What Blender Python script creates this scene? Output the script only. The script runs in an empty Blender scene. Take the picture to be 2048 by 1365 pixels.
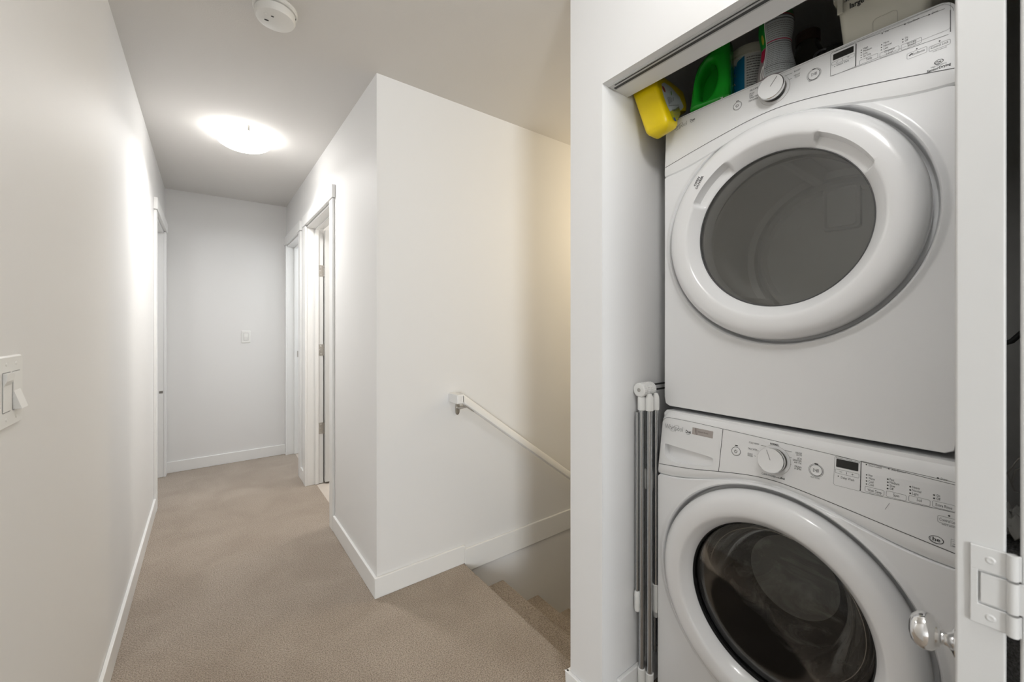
import bpy, math, random
from math import sin, cos, pi, radians, sqrt, atan2, hypot
from mathutils import Vector, Matrix
from mathutils.geometry import tessellate_polygon
random.seed(7)
S = bpy.context.scene
COL = S.collection

# ------------------------------------------------------------------ camera, world, lights, exposure
cam_d = bpy.data.cameras.new('camera'); cam = bpy.data.objects.new('camera', cam_d); COL.objects.link(cam)
cam.location = (0, 0, 1.262)
cam.rotation_euler = (radians(90), 0, -0.6445)
cam_d.sensor_width = 36.0; cam_d.lens = 813.25 / 2048 * 36
cam_d.shift_y = -30.0 / 2048
cam_d.clip_start = 0.02
cam_d.dof.use_dof = True; cam_d.dof.focus_distance = 1.7; cam_d.dof.aperture_fstop = 6.3
S.camera = cam
S.view_settings.view_transform = 'Standard'; S.view_settings.look = 'None'
S.view_settings.gamma = 1.0; S.view_settings.use_curve_mapping = False
S.view_settings.exposure = 0.82
w = bpy.data.worlds.new('world'); S.world = w; w.use_nodes = True
w.node_tree.nodes['Background'].inputs[0].default_value = (0.9, 0.95, 1, 1)
w.node_tree.nodes['Background'].inputs[1].default_value = 0.10

def lamp(name, loc, watts, color, radius):
    d = bpy.data.lights.new(name, 'POINT'); d.energy = watts; d.color = color; d.shadow_soft_size = radius
    o = bpy.data.objects.new(name, d); o.location = loc; COL.objects.link(o); return o
# ceiling lamp over the closet front, an added unseen daylight fill behind, the warm lamp down the stairwell, side rooms
lamp('closet_hall_lamp', (0.46, 0.02, 2.28), 9.0, (1.0, 0.995, 0.985), 0.12)
d = bpy.data.lights.new('rear_daylight_fill', 'AREA'); d.shape = 'RECTANGLE'; d.size = 1.2; d.size_y = 1.5; d.energy = 108; d.color = (0.93, 0.97, 1.0)
o = bpy.data.objects.new('rear_daylight_fill', d); o.location = (-2.42, -5.1, 1.45); o.rotation_euler = (radians(90), 0, 0); COL.objects.link(o)
lamp('stairwell_lamp', (2.75, 1.45, 2.0), 12, (1.0, 0.82, 0.55), 0.10)
d = bpy.data.lights.new('hall_lamp_glow', 'AREA'); d.shape = 'DISK'; d.size = 0.20; d.energy = 6.6; d.spread = radians(155); d.color = (1.0, 0.985, 0.965)
o = bpy.data.objects.new('hall_lamp_glow', d); o.location = (0.185, 2.99, 2.340); COL.objects.link(o)
lamp('bedroom_lamp', (1.6, 2.9, 2.0), 13, (1.0, 0.95, 0.88), 0.15)
lamp('far_room_lamp', (1.6, 4.2, 1.9), 11, (0.93, 0.97, 1.0), 0.15)
lamp('left_room_lamp', (-1.2, 4.0, 1.9), 6, (0.97, 0.98, 1.0), 0.15)

# ------------------------------------------------------------------ materials
def mat(name, col, rough=0.5, metal=0.0, bump=None, var=None, coat=0.0, emis=None, spec=None):
    """procedural principled material. bump=(scale,strength,distance); var=(scale,amount)"""
    m = bpy.data.materials.new(name); m.use_nodes = True
    nt = m.node_tree; b = nt.nodes['Principled BSDF']
    b.inputs['Base Color'].default_value = (*col, 1); b.inputs['Roughness'].default_value = rough
    b.inputs['Metallic'].default_value = metal; b.inputs['Coat Weight'].default_value = coat
    if spec is not None: b.inputs['Specular IOR Level'].default_value = spec
    tc = nt.nodes.new('ShaderNodeTexCoord')
    if var:
        n = nt.nodes.new('ShaderNodeTexNoise'); n.inputs['Scale'].default_value = var[0]; n.inputs['Detail'].default_value = 4
        r = nt.nodes.new('ShaderNodeMapRange'); r.inputs['From Min'].default_value = 0.3; r.inputs['From Max'].default_value = 0.7
        r.inputs['To Min'].default_value = 1 - var[1]; r.inputs['To Max'].default_value = 1 + var[1]
        x = nt.nodes.new('ShaderNodeVectorMath'); x.operation = 'SCALE'; x.inputs[0].default_value = col
        nt.links.new(tc.outputs['Object'], n.inputs['Vector']); nt.links.new(n.outputs['Fac'], r.inputs['Value'])
        nt.links.new(r.outputs[0], x.inputs['Scale']); nt.links.new(x.outputs[0], b.inputs['Base Color'])
    if bump:
        n = nt.nodes.new('ShaderNodeTexNoise'); n.inputs['Scale'].default_value = bump[0]; n.inputs['Detail'].default_value = 3
        bp = nt.nodes.new('ShaderNodeBump'); bp.inputs['Strength'].default_value = bump[1]; bp.inputs['Distance'].default_value = bump[2]
        nt.links.new(tc.outputs['Object'], n.inputs['Vector']); nt.links.new(n.outputs['Fac'], bp.inputs['Height'])
        nt.links.new(bp.outputs[0], b.inputs['Normal'])
    if emis:
        b.inputs['Emission Color'].default_value = (*emis[0], 1); b.inputs['Emission Strength'].default_value = emis[1]
    return m

def glass_mat(name, tint, rough=0.03, gloss=1.0, streak=0.0, grey_lift=0.0):
    """thin smoked pane: tinted see-through plus a mirror coat that grows at grazing angles"""
    m = bpy.data.materials.new(name); m.use_nodes = True; nt = m.node_tree
    for n in list(nt.nodes): nt.nodes.remove(n)
    out = nt.nodes.new('ShaderNodeOutputMaterial'); mix = nt.nodes.new('ShaderNodeMixShader')
    tr = nt.nodes.new('ShaderNodeBsdfTransparent'); tr.inputs[0].default_value = (*tint, 1)
    gl = nt.nodes.new('ShaderNodeBsdfGlossy'); gl.inputs['Roughness'].default_value = rough
    gl.inputs[0].default_value = (gloss, gloss, gloss, 1)
    fr = nt.nodes.new('ShaderNodeFresnel'); fr.inputs[0].default_value = 1.5
    nt.links.new(fr.outputs[0], mix.inputs[0]); nt.links.new(tr.outputs[0], mix.inputs[1]); nt.links.new(gl.outputs[0], mix.inputs[2])
    last = mix
    if streak:      # dried water marks and lint, plus an even grey painting in drum light
        tc = nt.nodes.new('ShaderNodeTexCoord'); mp = nt.nodes.new('ShaderNodeMapping'); mp.inputs['Scale'].default_value = (16, 5, 9)
        n = nt.nodes.new('ShaderNodeTexNoise'); n.inputs['Scale'].default_value = 1.3; n.inputs['Detail'].default_value = 7
        n.inputs['Roughness'].default_value = 0.7; n.inputs['Distortion'].default_value = 1.2
        r = nt.nodes.new('ShaderNodeMapRange'); r.inputs['From Min'].default_value = 0.47; r.inputs['From Max'].default_value = 0.68
        r.inputs['To Min'].default_value = grey_lift; r.inputs['To Max'].default_value = streak
        df = nt.nodes.new('ShaderNodeBsdfDiffuse'); df.inputs[0].default_value = (0.5, 0.5, 0.48, 1)
        mx2 = nt.nodes.new('ShaderNodeMixShader')
        nt.links.new(tc.outputs['Object'], mp.inputs[0]); nt.links.new(mp.outputs[0], n.inputs['Vector'])
        nt.links.new(n.outputs['Fac'], r.inputs['Value']); nt.links.new(r.outputs[0], mx2.inputs[0])
        nt.links.new(mix.outputs[0], mx2.inputs[1]); nt.links.new(df.outputs[0], mx2.inputs[2]); last = mx2
    nt.links.new(last.outputs[0], out.inputs[0]); return m

def carpet_mat():
    m = bpy.data.materials.new('carpet'); m.use_nodes = True; nt = m.node_tree; b = nt.nodes['Principled BSDF']
    b.inputs['Roughness'].default_value = 0.95; b.inputs['Specular IOR Level'].default_value = 0.1
    b.inputs['Sheen Weight'].default_value = 0.25
    tc = nt.nodes.new('ShaderNodeTexCoord')
    def noise(sc, det, dist=0.0):
        n = nt.nodes.new('ShaderNodeTexNoise'); n.inputs['Scale'].default_value = sc; n.inputs['Detail'].default_value = det
        n.inputs['Distortion'].default_value = dist; nt.links.new(tc.outputs['Object'], n.inputs['Vector']); return n
    big = noise(3.2, 3, 0.8); tuft = noise(230, 2); 
    r1 = nt.nodes.new('ShaderNodeValToRGB'); r1.color_ramp.elements[0].position = 0.35; r1.color_ramp.elements[1].position = 0.68
    r1.color_ramp.elements[0].color = (0.405, 0.338, 0.275, 1); r1.color_ramp.elements[1].color = (0.475, 0.405, 0.335, 1)
    r2 = nt.nodes.new('ShaderNodeValToRGB'); r2.color_ramp.elements[0].position = 0.34; r2.color_ramp.elements[1].position = 0.62
    r2.color_ramp.elements[0].color = (0.52, 0.50, 0.48, 1); r2.color_ramp.elements[1].color = (1.12, 1.12, 1.12, 1)
    mx = nt.nodes.new('ShaderNodeMix'); mx.data_type = 'RGBA'; mx.blend_type = 'MULTIPLY'; mx.inputs[0].default_value = 1
    nt.links.new(big.outputs['Fac'], r1.inputs[0]); nt.links.new(tuft.outputs['Fac'], r2.inputs[0])
    nt.links.new(r1.outputs[0], mx.inputs[6]); nt.links.new(r2.outputs[0], mx.inputs[7]); nt.links.new(mx.outputs[2], b.inputs['Base Color'])
    bp = nt.nodes.new('ShaderNodeBump'); bp.inputs['Strength'].default_value = 0.9; bp.inputs['Distance'].default_value = 0.006
    nt.links.new(tuft.outputs['Fac'], bp.inputs['Height']); nt.links.new(bp.outputs[0], b.inputs['Normal'])
    return m

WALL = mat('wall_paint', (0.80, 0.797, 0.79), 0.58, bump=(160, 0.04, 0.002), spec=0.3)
CEIL = mat('ceiling_paint', (0.74, 0.725, 0.705), 0.85, bump=(220, 0.12, 0.003))
TRIM = mat('trim_paint', (0.84, 0.84, 0.83), 0.35)
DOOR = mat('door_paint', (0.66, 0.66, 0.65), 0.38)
CARPET = carpet_mat()
TILE = mat('floor_tile', (0.62, 0.56, 0.50), 0.3, var=(6, 0.06))
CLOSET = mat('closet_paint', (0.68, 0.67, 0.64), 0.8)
ENAMEL = mat('white_enamel', (0.88, 0.885, 0.89), 0.28, coat=0.25)
PANEL = mat('console_plastic', (0.86, 0.865, 0.865), 0.36)
RING = mat('door_plastic', (0.88, 0.885, 0.89), 0.22, coat=0.3)
INK = mat('black_ink', (0.035, 0.035, 0.035), 0.5)
GREYINK = mat('grey_ink', (0.22, 0.22, 0.22), 0.5)
SILVERINK = mat('silver_ink', (0.42, 0.42, 0.42), 0.35, metal=0.3)
SEAM = mat('dark_seam', (0.05, 0.05, 0.05), 0.6)
BLACK = mat('black_plastic', (0.015, 0.015, 0.015), 0.35)
DISPLAY = mat('display_window', (0.012, 0.012, 0.011), 0.15)
RUBBER = mat('grey_gasket', (0.10, 0.10, 0.10), 0.6)
CHROME = mat('chrome', (0.80, 0.80, 0.80), 0.10, metal=1.0)
STEEL = mat('stainless_tube', (0.47, 0.48, 0.49), 0.24, metal=1.0)
NICKEL = mat('satin_nickel', (0.52, 0.50, 0.47), 0.32, metal=1.0)
DRUMD = mat('dryer_drum_enamel', (0.78, 0.78, 0.76), 0.35)
DRUMW = mat('washer_drum_steel', (0.40, 0.40, 0.39), 0.30, metal=0.9)
WPLAS = mat('white_plastic', (0.82, 0.82, 0.80), 0.4)
GLASSD = glass_mat('smoked_dryer_glass', (0.90, 0.90, 0.89), 0.04, streak=0.03, grey_lift=0.02)
GLASSW = glass_mat('washer_window_glass', (0.80, 0.80, 0.79), 0.03, gloss=0.6)
YELLOW = mat('yellow_plastic', (0.80, 0.60, 0.002), 0.34)
GREEN = mat('green_plastic', (0.01, 0.36, 0.02), 0.25)
LABELW = mat('white_label', (0.84, 0.85, 0.83), 0.5)
CREAM = mat('cream_plastic', (0.74, 0.72, 0.62), 0.45)

# ------------------------------------------------------------------ mesh helpers
class G:
    def __init__(s): s.v = []; s.f = []; s.m = []
    def add(s, vs, fs, mi=0):
        o = len(s.v); s.v += [tuple(p) for p in vs]; s.f += [tuple(i + o for i in f) for f in fs]; s.m += [mi] * len(fs); return s
    def box(s, x0, x1, y0, y1, z0, z1, mi=0):
        v = [(x, y, z) for x in (x0, x1) for y in (y0, y1) for z in (z0, z1)]
        return s.add(v, [(0, 1, 3, 2), (4, 6, 7, 5), (0, 4, 5, 1), (2, 3, 7, 6), (0, 2, 6, 4), (1, 5, 7, 3)], mi)
    def loft(s, loops, closed=True, cap0=False, cap1=False, mi=0):
        n = len(loops[0]); v = [p for l in loops for p in l]; f = []
        for k in range(len(loops) - 1):
            for i in range(n if closed else n - 1):
                j = (i + 1) % n; f.append((k * n + i, k * n + j, (k + 1) * n + j, (k + 1) * n + i))
        if cap0: f.append(tuple(reversed(range(n))))
        if cap1: f.append(tuple(range((len(loops) - 1) * n, len(loops) * n)))
        return s.add(v, f, mi)
    def tube(s, path, r, n=12, mi=0, cap=True):
        P = [Vector(p) for p in path]; loops = []; up = None
        for i, p in enumerate(P):
            t = (P[min(i + 1, len(P) - 1)] - P[max(i - 1, 0)]).normalized()
            if up is None: up = Vector((0, 0, 1)) if abs(t.z) < 0.9 else Vector((1, 0, 0))
            a = t.cross(up).normalized(); b = a.cross(t).normalized(); up = b
            rr = r[i] if isinstance(r, (list, tuple)) else r
            loops.append([p + a * (rr * cos(2 * pi * k / n)) + b * (rr * sin(2 * pi * k / n)) for k in range(n)])
        return s.loft(loops, True, cap, cap, mi)
    def lathe(s, prof, M=None, n=32, mi=0, a0=0, a1=2 * pi, mis=None):
        """prof of (r, h) turned about local z; M places it"""
        full = abs(a1 - a0) > 2 * pi - 1e-4; cnt = n if full else n + 1; M = M or Matrix.Identity(4)
        loops = [[M @ Vector((r * cos(a0 + (a1 - a0) * k / n), r * sin(a0 + (a1 - a0) * k / n), h)) for k in range(cnt)] for r, h in prof]
        for q in range(len(loops) - 1):
            s.loft(loops[q:q + 2], full, mi=mis[q] if mis else mi)
        return s
    def poly(s, outer, holes=(), fn=lambda p: p, mi=0):
        pl = [[Vector((a, b, 0)) for a, b in o] for o in [outer, *holes]]
        tris = tessellate_polygon(pl); pts = [p for o in pl for p in o]
        return s.add([fn((p.x, p.y)) for p in pts], [tuple(t) for t in tris], mi)

def build(g, name, mats, parent=None, smooth=35, bevel=0, seg=2, loc=None):
    me = bpy.data.meshes.new(name); me.from_pydata(g.v, [], g.f)
    for m in (mats if isinstance(mats, (list, tuple)) else [mats]): me.materials.append(m)
    if any(g.m): me.polygons.foreach_set('material_index', g.m)
    import bmesh
    bm = bmesh.new(); bm.from_mesh(me); bmesh.ops.remove_doubles(bm, verts=bm.verts, dist=1e-6)
    bmesh.ops.recalc_face_normals(bm, faces=bm.faces); bm.to_mesh(me); bm.free()
    if smooth: me.shade_smooth(); me.set_sharp_from_angle(angle=radians(smooth))
    o = bpy.data.objects.new(name, me); COL.objects.link(o)
    if parent is not None: o.parent = parent; o.matrix_parent_inverse = parent.matrix_basis.inverted()
    if bevel:
        b = o.modifiers.new('bevel', 'BEVEL'); b.width = bevel; b.segments = seg; b.limit_method = 'ANGLE'; b.angle_limit = radians(40)
        b.harden_normals = True
    return o

def thing(name, label, cat, loc, group=None, kind=None):
    o = bpy.data.objects.new(name, None); o.location = loc; o.empty_display_size = 0.05; COL.objects.link(o)
    return tag(o, label, cat, group, kind)
def tag(o, label=None, cat=None, group=None, kind=None):
    for k, v in (('label', label), ('category', cat), ('group', group), ('kind', kind)):
        if v: o[k] = v
    return o
def struct(o, label=None): return tag(o, label, None, None, 'structure')

# ---- flat print: text and line work collected in panel coordinates (millimetres)
_fc = {}
def glyphs(txt, bold=0):
    key = (txt, bold)
    if key not in _fc:
        c = bpy.data.curves.new('t', 'FONT'); c.body = txt; c.size = 1; c.resolution_u = 2; c.offset = 0.025 if bold == 1 else 0
        o = bpy.data.objects.new('t', c); COL.objects.link(o)
        dg = bpy.context.evaluated_depsgraph_get(); me = o.evaluated_get(dg).to_mesh()
        V = [tuple(v.co) for v in me.vertices]; F = [tuple(p.vertices) for p in me.polygons]
        o.evaluated_get(dg).to_mesh_clear(); bpy.data.objects.remove(o); bpy.data.curves.remove(c)
        _fc[key] = (V, F)
    return _fc[key]
CAP = None
class Print(G):
    """fn maps (u_mm, v_mm) to the surface"""
    def __init__(s, fn): super().__init__(); s.fn = fn
    def P(s, u, v): return s.fn(u, v)
    def text(s, txt, u0, v0, u1, cap, bold=0, mi=0, ang=0.0):
        global CAP
        if CAP is None: CAP = max(p[1] for p in glyphs('H')[0])
        V, F = glyphs(txt, bold)
        if not V: return
        xa = min(p[0] for p in V); xb = max(p[0] for p in V); sx = (u1 - u0) / max(xb - xa, 1e-6); sy = cap / CAP
        ca, sa = cos(ang), sin(ang)
        def q(p):
            a, b = (p[0] - xa) * sx, p[1] * sy
            return s.P(u0 + a * ca - b * sa, v0 + a * sa + b * ca)
        s.add([q(p) for p in V], F, mi)
    def line(s, u0, v0, u1, v1, wd, mi=0):
        L = hypot(u1 - u0, v1 - v0) or 1; a, b = -(v1 - v0) / L * wd / 2, (u1 - u0) / L * wd / 2
        s.add([s.P(u0 + a, v0 + b), s.P(u1 + a, v1 + b), s.P(u1 - a, v1 - b), s.P(u0 - a, v0 - b)], [(0, 1, 2, 3)], mi)
    def strip(s, pts, wd, mi=0, closed=False):
        n = len(pts); L = []; R = []
        for i, (u, v) in enumerate(pts):
            p = pts[(i - 1) % n] if closed else pts[max(i - 1, 0)]; q = pts[(i + 1) % n] if closed else pts[min(i + 1, n - 1)]
            d = hypot(q[0] - p[0], q[1] - p[1]) or 1; a, b = -(q[1] - p[1]) / d * wd / 2, (q[0] - p[0]) / d * wd / 2
            L.append(s.P(u + a, v + b)); R.append(s.P(u - a, v - b))
        f = [(i, (i + 1) % n, n + (i + 1) % n, n + i) for i in range(n if closed else n - 1)]
        s.add(L + R, f, mi)
    def rr(s, u0, v0, u1, v1, r, wd, mi=0): s.strip(rrect(u0, v0, u1, v1, r, 4), wd, mi, True)
    def fill(s, pts, mi=0): s.add([s.P(u, v) for u, v in pts], [tuple(range(len(pts)))], mi)
    def disc(s, u, v, r, mi=0, n=14, ry=None): s.fill([(u + r * cos(2 * pi * k / n), v + (ry or r) * sin(2 * pi * k / n)) for k in range(n)], mi)
    def ring(s, u, v, r, wd, mi=0, n=40, ry=None, a0=0, a1=2 * pi):
        full = a1 - a0 > 6.28; m = n if full else n + 1
        s.strip([(u + r * cos(a0 + (a1 - a0) * k / n), v + (ry or r) * sin(a0 + (a1 - a0) * k / n)) for k in range(m)], wd, mi, full)
    def items(s, L, mi=0, grey=1):
        for it in L:
            k = it[0]
            if k == 't': s.text(it[1], it[2], it[3], it[4], it[5], it[6], mi)
            elif k == 'l': s.line(*it[1:6], mi=mi)
            elif k == 'b': s.rr(it[1], it[2], it[3], it[4], it[5], 0.6, grey)
            elif k == 'd': s.disc(it[1], it[2], it[3] * 0.62, mi, 10)

def rrect(u0, v0, u1, v1, r, n=6):
    p = []
    for cx, cy, a in ((u1 - r, v1 - r, 0), (u0 + r, v1 - r, 90), (u0 + r, v0 + r, 180), (u1 - r, v0 + r, 270)):
        p += [(cx + r * cos(radians(a + 90 * k / n)), cy + r * sin(radians(a + 90 * k / n))) for k in range(n + 1)]
    return p
def interp(pts, x):
    """smooth (Catmull-Rom) curve through (x,y) points"""
    n = len(pts)
    if x <= pts[0][0]: return pts[0][1]
    if x >= pts[-1][0]: return pts[-1][1]
    for i in range(n - 1):
        if pts[i][0] <= x <= pts[i + 1][0]: break
    x0, y0 = pts[i]; x1, y1 = pts[i + 1]; hh = x1 - x0; t = (x - x0) / hh
    def sl(k):
        a, b = pts[max(k - 1, 0)], pts[min(k + 1, n - 1)]; return (b[1] - a[1]) / (b[0] - a[0])
    m0, m1 = sl(i) * hh, sl(i + 1) * hh
    return (2*t**3 - 3*t*t + 1)*y0 + (t**3 - 2*t*t + t)*m0 + (-2*t**3 + 3*t*t)*y1 + (t**3 - t*t)*m1

# ------------------------------------------------------------------ the setting
XL, XR, YS, YB, H = -0.2845, 0.6334, 1.89, 4.559, 2.44      # left wall, right wall, stair wall, back wall, ceiling
XC, YJ, ZH, XCB, YP = 1.010, 0.865, 2.036, 1.139, 1.006       # closet front, jamb, header, header back, pillar end
XN = 1.104                                                  # landing nosing
DH = 2.05                                                   # hall door openings

g = G().box(-4.6, 0.70, -5.4, 4.7, -0.25, 0).box(0.70, 1.084, -5.4, 1.95, -0.25, 0).box(1.084, 2.2, -5.4, YP, -0.25, 0)
prof = [(1.084, 0.0)] + [(XN - 0.020 + 0.020 * sin(radians(a)), -0.020 + 0.020 * cos(radians(a))) for a in range(0, 181, 15)] + [(1.084, -0.04)]
g.loft([[(x, y, z) for x, z in prof] for y in (YP, YS)], True, True, True)
g.box(1.078, 1.084, YP, YS, -0.25, -0.02)
struct(build(g, 'floor', CARPET), 'beige carpet of the hallway and stair landing')
struct(build(G().box(0.70, 2.6, 2.01, 4.7, -0.25, -0.004), 'floor', TILE), 'pale tile floor beyond the hinged doorway')
struct(build(G().box(1.0, 4.3, 0.9, 2.0, -2.8, -2.7), 'floor', CARPET), 'carpet at the foot of the stairs')
struct(build(G().box(-4.6, 4.3, -5.5, 4.9, H, H + 0.12), 'ceiling', CEIL), 'white hallway ceiling')

def wall(name, boxes, m=WALL, label=None):
    g = G()
    for b in boxes: g.box(*b)
    return struct(build(g, name, m, smooth=0), label)
T = 0.12
wall('wall_left', [(XL - T, XL, 0.10, 3.72, 0, H), (XL - T, XL, 3.72, 4.48, DH, H), (XL - T, XL, 4.48, YB, 0, H)], label='long white wall on the left of the hall')
wall('wall_back', [(XL - T - 1.5, XR + T + 1.9, YB, YB + T, 0, H)], label='white wall at the far end of the hall')
wall('wall_right', [(XR, XR + T, YS, 2.72, 0, H), (XR, XR + T, 2.72, 3.545, DH, H), (XR, XR + T, 3.545, 3.80, 0, H), (XR, XR + T, 3.80, 4.515, DH, H), (XR, XR + T, 4.515, YB, 0, H)], label='white wall with two doorways on the right of the hall')
wall('wall_stair', [(XR + T, 4.2, YS, YS + T, -2.7, H), (XR, XR + T, YS - 0.0, YS + T, -0.25, 0)], label='white wall beside the stairs carrying the handrail')
wall('wall_closet', [(XC, XCB, -0.04, YJ, ZH, H), (XC, XCB, -5.4, -0.04, 0, H)], label='white wall above the laundry closet opening')
wall('wall_side', [(XC, XN - 0.02, YJ, YP, 0, H), (XN - 0.02, 4.2, YJ, YP, -2.7, H)], label='white side wall of the laundry closet')
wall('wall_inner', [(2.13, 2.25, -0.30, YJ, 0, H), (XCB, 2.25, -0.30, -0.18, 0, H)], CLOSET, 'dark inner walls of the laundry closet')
wall('wall_rear', [(-4.6, XCB, -5.42, -5.3, 0, H), (-4.6, -4.48, -5.3, 0.22, 0, H), (-4.6, XL - T, 0.10, 0.22, 0, H)], label='wall behind the photographer')
wall('wall_far', [(2.6, 2.72, YS, YB, -0.2, H), (XR + T, 2.6, 3.64, 3.71, 0, H), (-1.9, -1.78, 3.3, YB, 0, H), (-1.9, XL - T, 3.2, 3.3, 0, H)], label='walls of the side rooms')
wall('wall_landing', [(4.2, 4.3, YP - 0.2, YS + T, -2.7, H)], label='end wall of the stairwell')

BH, BT = 0.095, 0.013
def board(name, boxes, label=None):
    g = G()
    for b in boxes: g.box(*b)
    return struct(build(g, name, TRIM, bevel=0.003), label)
board('baseboard_left', [(XL, XL + BT, 0.10, 3.64, 0, BH)], 'white baseboard along the left wall')
board('baseboard_back', [(XL, XR, YB - BT, YB, 0, BH)], 'white baseboard on the far wall')
board('baseboard_right', [(XR - BT, XR, YS - 0.001, 2.66, 0, BH)], 'white baseboard on the right wall up to the corner')
board('baseboard_right', [(XR - BT, XR, 3.605, 3.74, 0, BH)], 'short white baseboard between the two doorways')
board('baseboard_stair', [(XR - BT, 1.0998, YS - BT, YS, 0, BH)], 'white baseboard on the landing')
board('baseboard_stair', [(1.0998, 4.2, YS - BT, YS, -0.050, 0.0735)], 'level white skirting board above the stairs')
board('baseboard_closet', [(XC - BT, XC, YJ, YP + BT, 0, 0.066), (XC - BT, XN - 0.03, YP, YP + BT, 0, 0.066)], 'white baseboard on the closet wall end')
board('baseboard_side', [(1.081, 2.1, YJ - BT, YJ, 0, 0.10)], 'white baseboard inside the closet')

def frame(name, X, sgn, y0, y1, cw, label, room):
    """casing, head board and jamb liner of a doorway in a wall at X; sgn = side of the hall; room = X of the far wall face"""
    a, b = sorted((X, X + sgn * 0.015)); c, d = sorted((X, X + sgn * 0.021)); e, f = sorted((X, room))
    g = G().box(a, b, y0 - cw, y0 + 0.004, 0, DH).box(a, b, y1 - 0.004, min(y1 + cw, YB), 0, DH).box(c, d, y0 - cw - 0.012, min(y1 + cw + 0.012, YB), DH + 0.003, DH + 0.082)
    g.box(e, f, y0 - 0.016, y0, 0, DH).box(e, f, y1, y1 + 0.016, 0, DH).box(e, f, y0 - 0.016, y1 + 0.016, DH - 0.012, DH + 0.004)
    s0, s1 = sorted((room + sgn * 0.037, room + sgn * 0.050)); 
    g.box(s0 - 0.012, s1, y1 - 0.011, y1, 0, DH - 0.012).box(s0 - 0.012, s1, y0, y1, DH - 0.023, DH - 0.012)
    return struct(build(g, name, TRIM, bevel=0.002), label)
tr1 = frame('trim_1', XR, -1, 2.735, 3.53, 0.075, 'white casing of the nearer right doorway', XR + T)
tr2 = frame('trim_2', XR, -1, 3.815, 4.50, 0.075, 'white casing of the farther right doorway', XR + T)
tr3 = frame('trim_3', XL, 1, 3.72, 4.465, 0.078, 'white casing of the left doorway', XL - T)
build(G().box(XR + 0.085, XR + 0.112, 4.4985, 4.5005, 0.955, 1.015).box(XR + 0.092, XR + 0.105, 4.4975, 4.499, 0.972, 0.998), 'strike_plate', NICKEL, tr2)
build(G().box(XL - 0.03, XL - 0.006, 4.4635, 4.4655, 0.70, 0.72), 'strike_plate', NICKEL, tr3)

# open door of the nearer right doorway, with three hinges on the far jamb
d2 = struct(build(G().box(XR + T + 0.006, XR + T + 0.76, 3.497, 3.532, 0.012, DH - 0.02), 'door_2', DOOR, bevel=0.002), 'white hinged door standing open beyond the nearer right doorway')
for z in (1.705, 1.07, 0.442):
    hg = build(G().box(XR + T - 0.036, XR + T + 0.001, 3.5275, 3.5303, z - 0.045, z + 0.045), 'hinge', NICKEL, d2)
    gk = G()
    for k in range(5): gk.tube([(XR + T + 0.003, 3.522, z - 0.045 + 0.018 * k), (XR + T + 0.003, 3.522, z - 0.045 + 0.018 * k + 0.0165)], 0.0068, 10)
    build(gk, 'knuckle', NICKEL, hg)
    for dz in (-0.03, 0, 0.03):
        build(G().lathe([(0.0001, 0.0008), (0.0035, 0.0006), (0.0042, 0)], Matrix.Translation((XR + T - 0.020 - 0.006 * (dz == 0), 3.5275, z + dz)) @ Matrix.Rotation(radians(90), 4, 'X'), 10), 'screw', CHROME, hg)

# closet track under the header
trk = struct(build(G().box(XC + 0.026, XC + 0.060, -0.03, YJ - 0.004, ZH - 0.004, ZH + 0.001), 'trim_4', mat('track_paint', (0.55, 0.55, 0.54), 0.4), bevel=0.001), 'grey metal door track under the closet header')
build(G().box(XC + 0.031, XC + 0.035, -0.03, YJ - 0.024, ZH - 0.0048, ZH - 0.0035), 'track_slot', SEAM, trk)
build(G().box(XC + 0.043, XC + 0.053, -0.03, YJ - 0.012, ZH - 0.0048, ZH - 0.0035), 'track_slot', SEAM, trk)

# carpeted stairs going down along the stair wall
st = thing('staircase', 'beige carpeted stairs going down behind the closet wall', 'stairs', (1.104, 1.45, -0.19), None, 'structure')
for k in range(1, 12):
    xn = XN + 0.262 * k; z = -0.19 * k
    pr = [(XN + 0.262 * (k - 1) - 0.022, z)] + [(xn - 0.02 + 0.02 * sin(radians(a)), z - 0.02 + 0.02 * cos(radians(a))) for a in range(0, 181, 20)] + [(xn - 0.022, z - 0.04), (xn - 0.022, z - 0.19), (XN + 0.262 * (k - 1) - 0.022, z - 0.19)]
    build(G().loft([[(x, y, zz) for x, zz in pr] for y in (YP + 0.001, YS - 0.001)], True, True, True), 'stair_step', CARPET, st)

wf = struct(build(G().box(-3.30, -3.22, -5.30, -5.06, 0.62, 2.28).box(-1.62, -1.54, -5.30, -5.06, 0.62, 2.28).box(-3.22, -1.62, -5.30, -5.06, 2.20, 2.28).box(-3.24, -1.60, -5.30, -5.02, 0.62, 0.69), 'fill_frame_1', TRIM, bevel=0.003), 'white frame added around the unseen daylight fill behind the camera')  # unseen frame added around the rear daylight area light

# ------------------------------------------------------------------ wall and ceiling fittings
hr = thing('handrail', 'white wooden handrail on a metal bracket sloping down the stair wall', 'handrail', (1.05, 1.89, 0.9))
zt = lambda x: 0.912 - 0.7325 * (x - 1.049)
pr = [(0.0, -0.010), (0.004, -0.002), (0.010, 0), (0.032, 0), (0.038, -0.002), (0.042, -0.010), (0.042, -0.042), (0.036, -0.048), (0.006, -0.048), (0.0, -0.042)]
build(G().loft([[(x, 1.795 + a, zt(x) + b) for a, b in pr] for x in (1.040, 4.1)], True, True, True), 'rail', TRIM, hr)
build(G().box(1.006, 1.048, 1.795, 1.889, 0.868, 0.915), 'return_block', TRIM, hr, bevel=0.005)
bk = build(G().loft([[(1.058 + 0.013 * c * k, yy, 0.836 + 0.024 * s_ * k - (0.018 * k if s_ < -0.3 else 0)) for c, s_ in [(cos(2 * pi * i / 20), sin(2 * pi * i / 20)) for i in range(20)]] for yy, k in ((1.889, 1), (1.884, 1), (1.881, 0.8))], True, True, True), 'bracket', NICKEL, hr)
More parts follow.
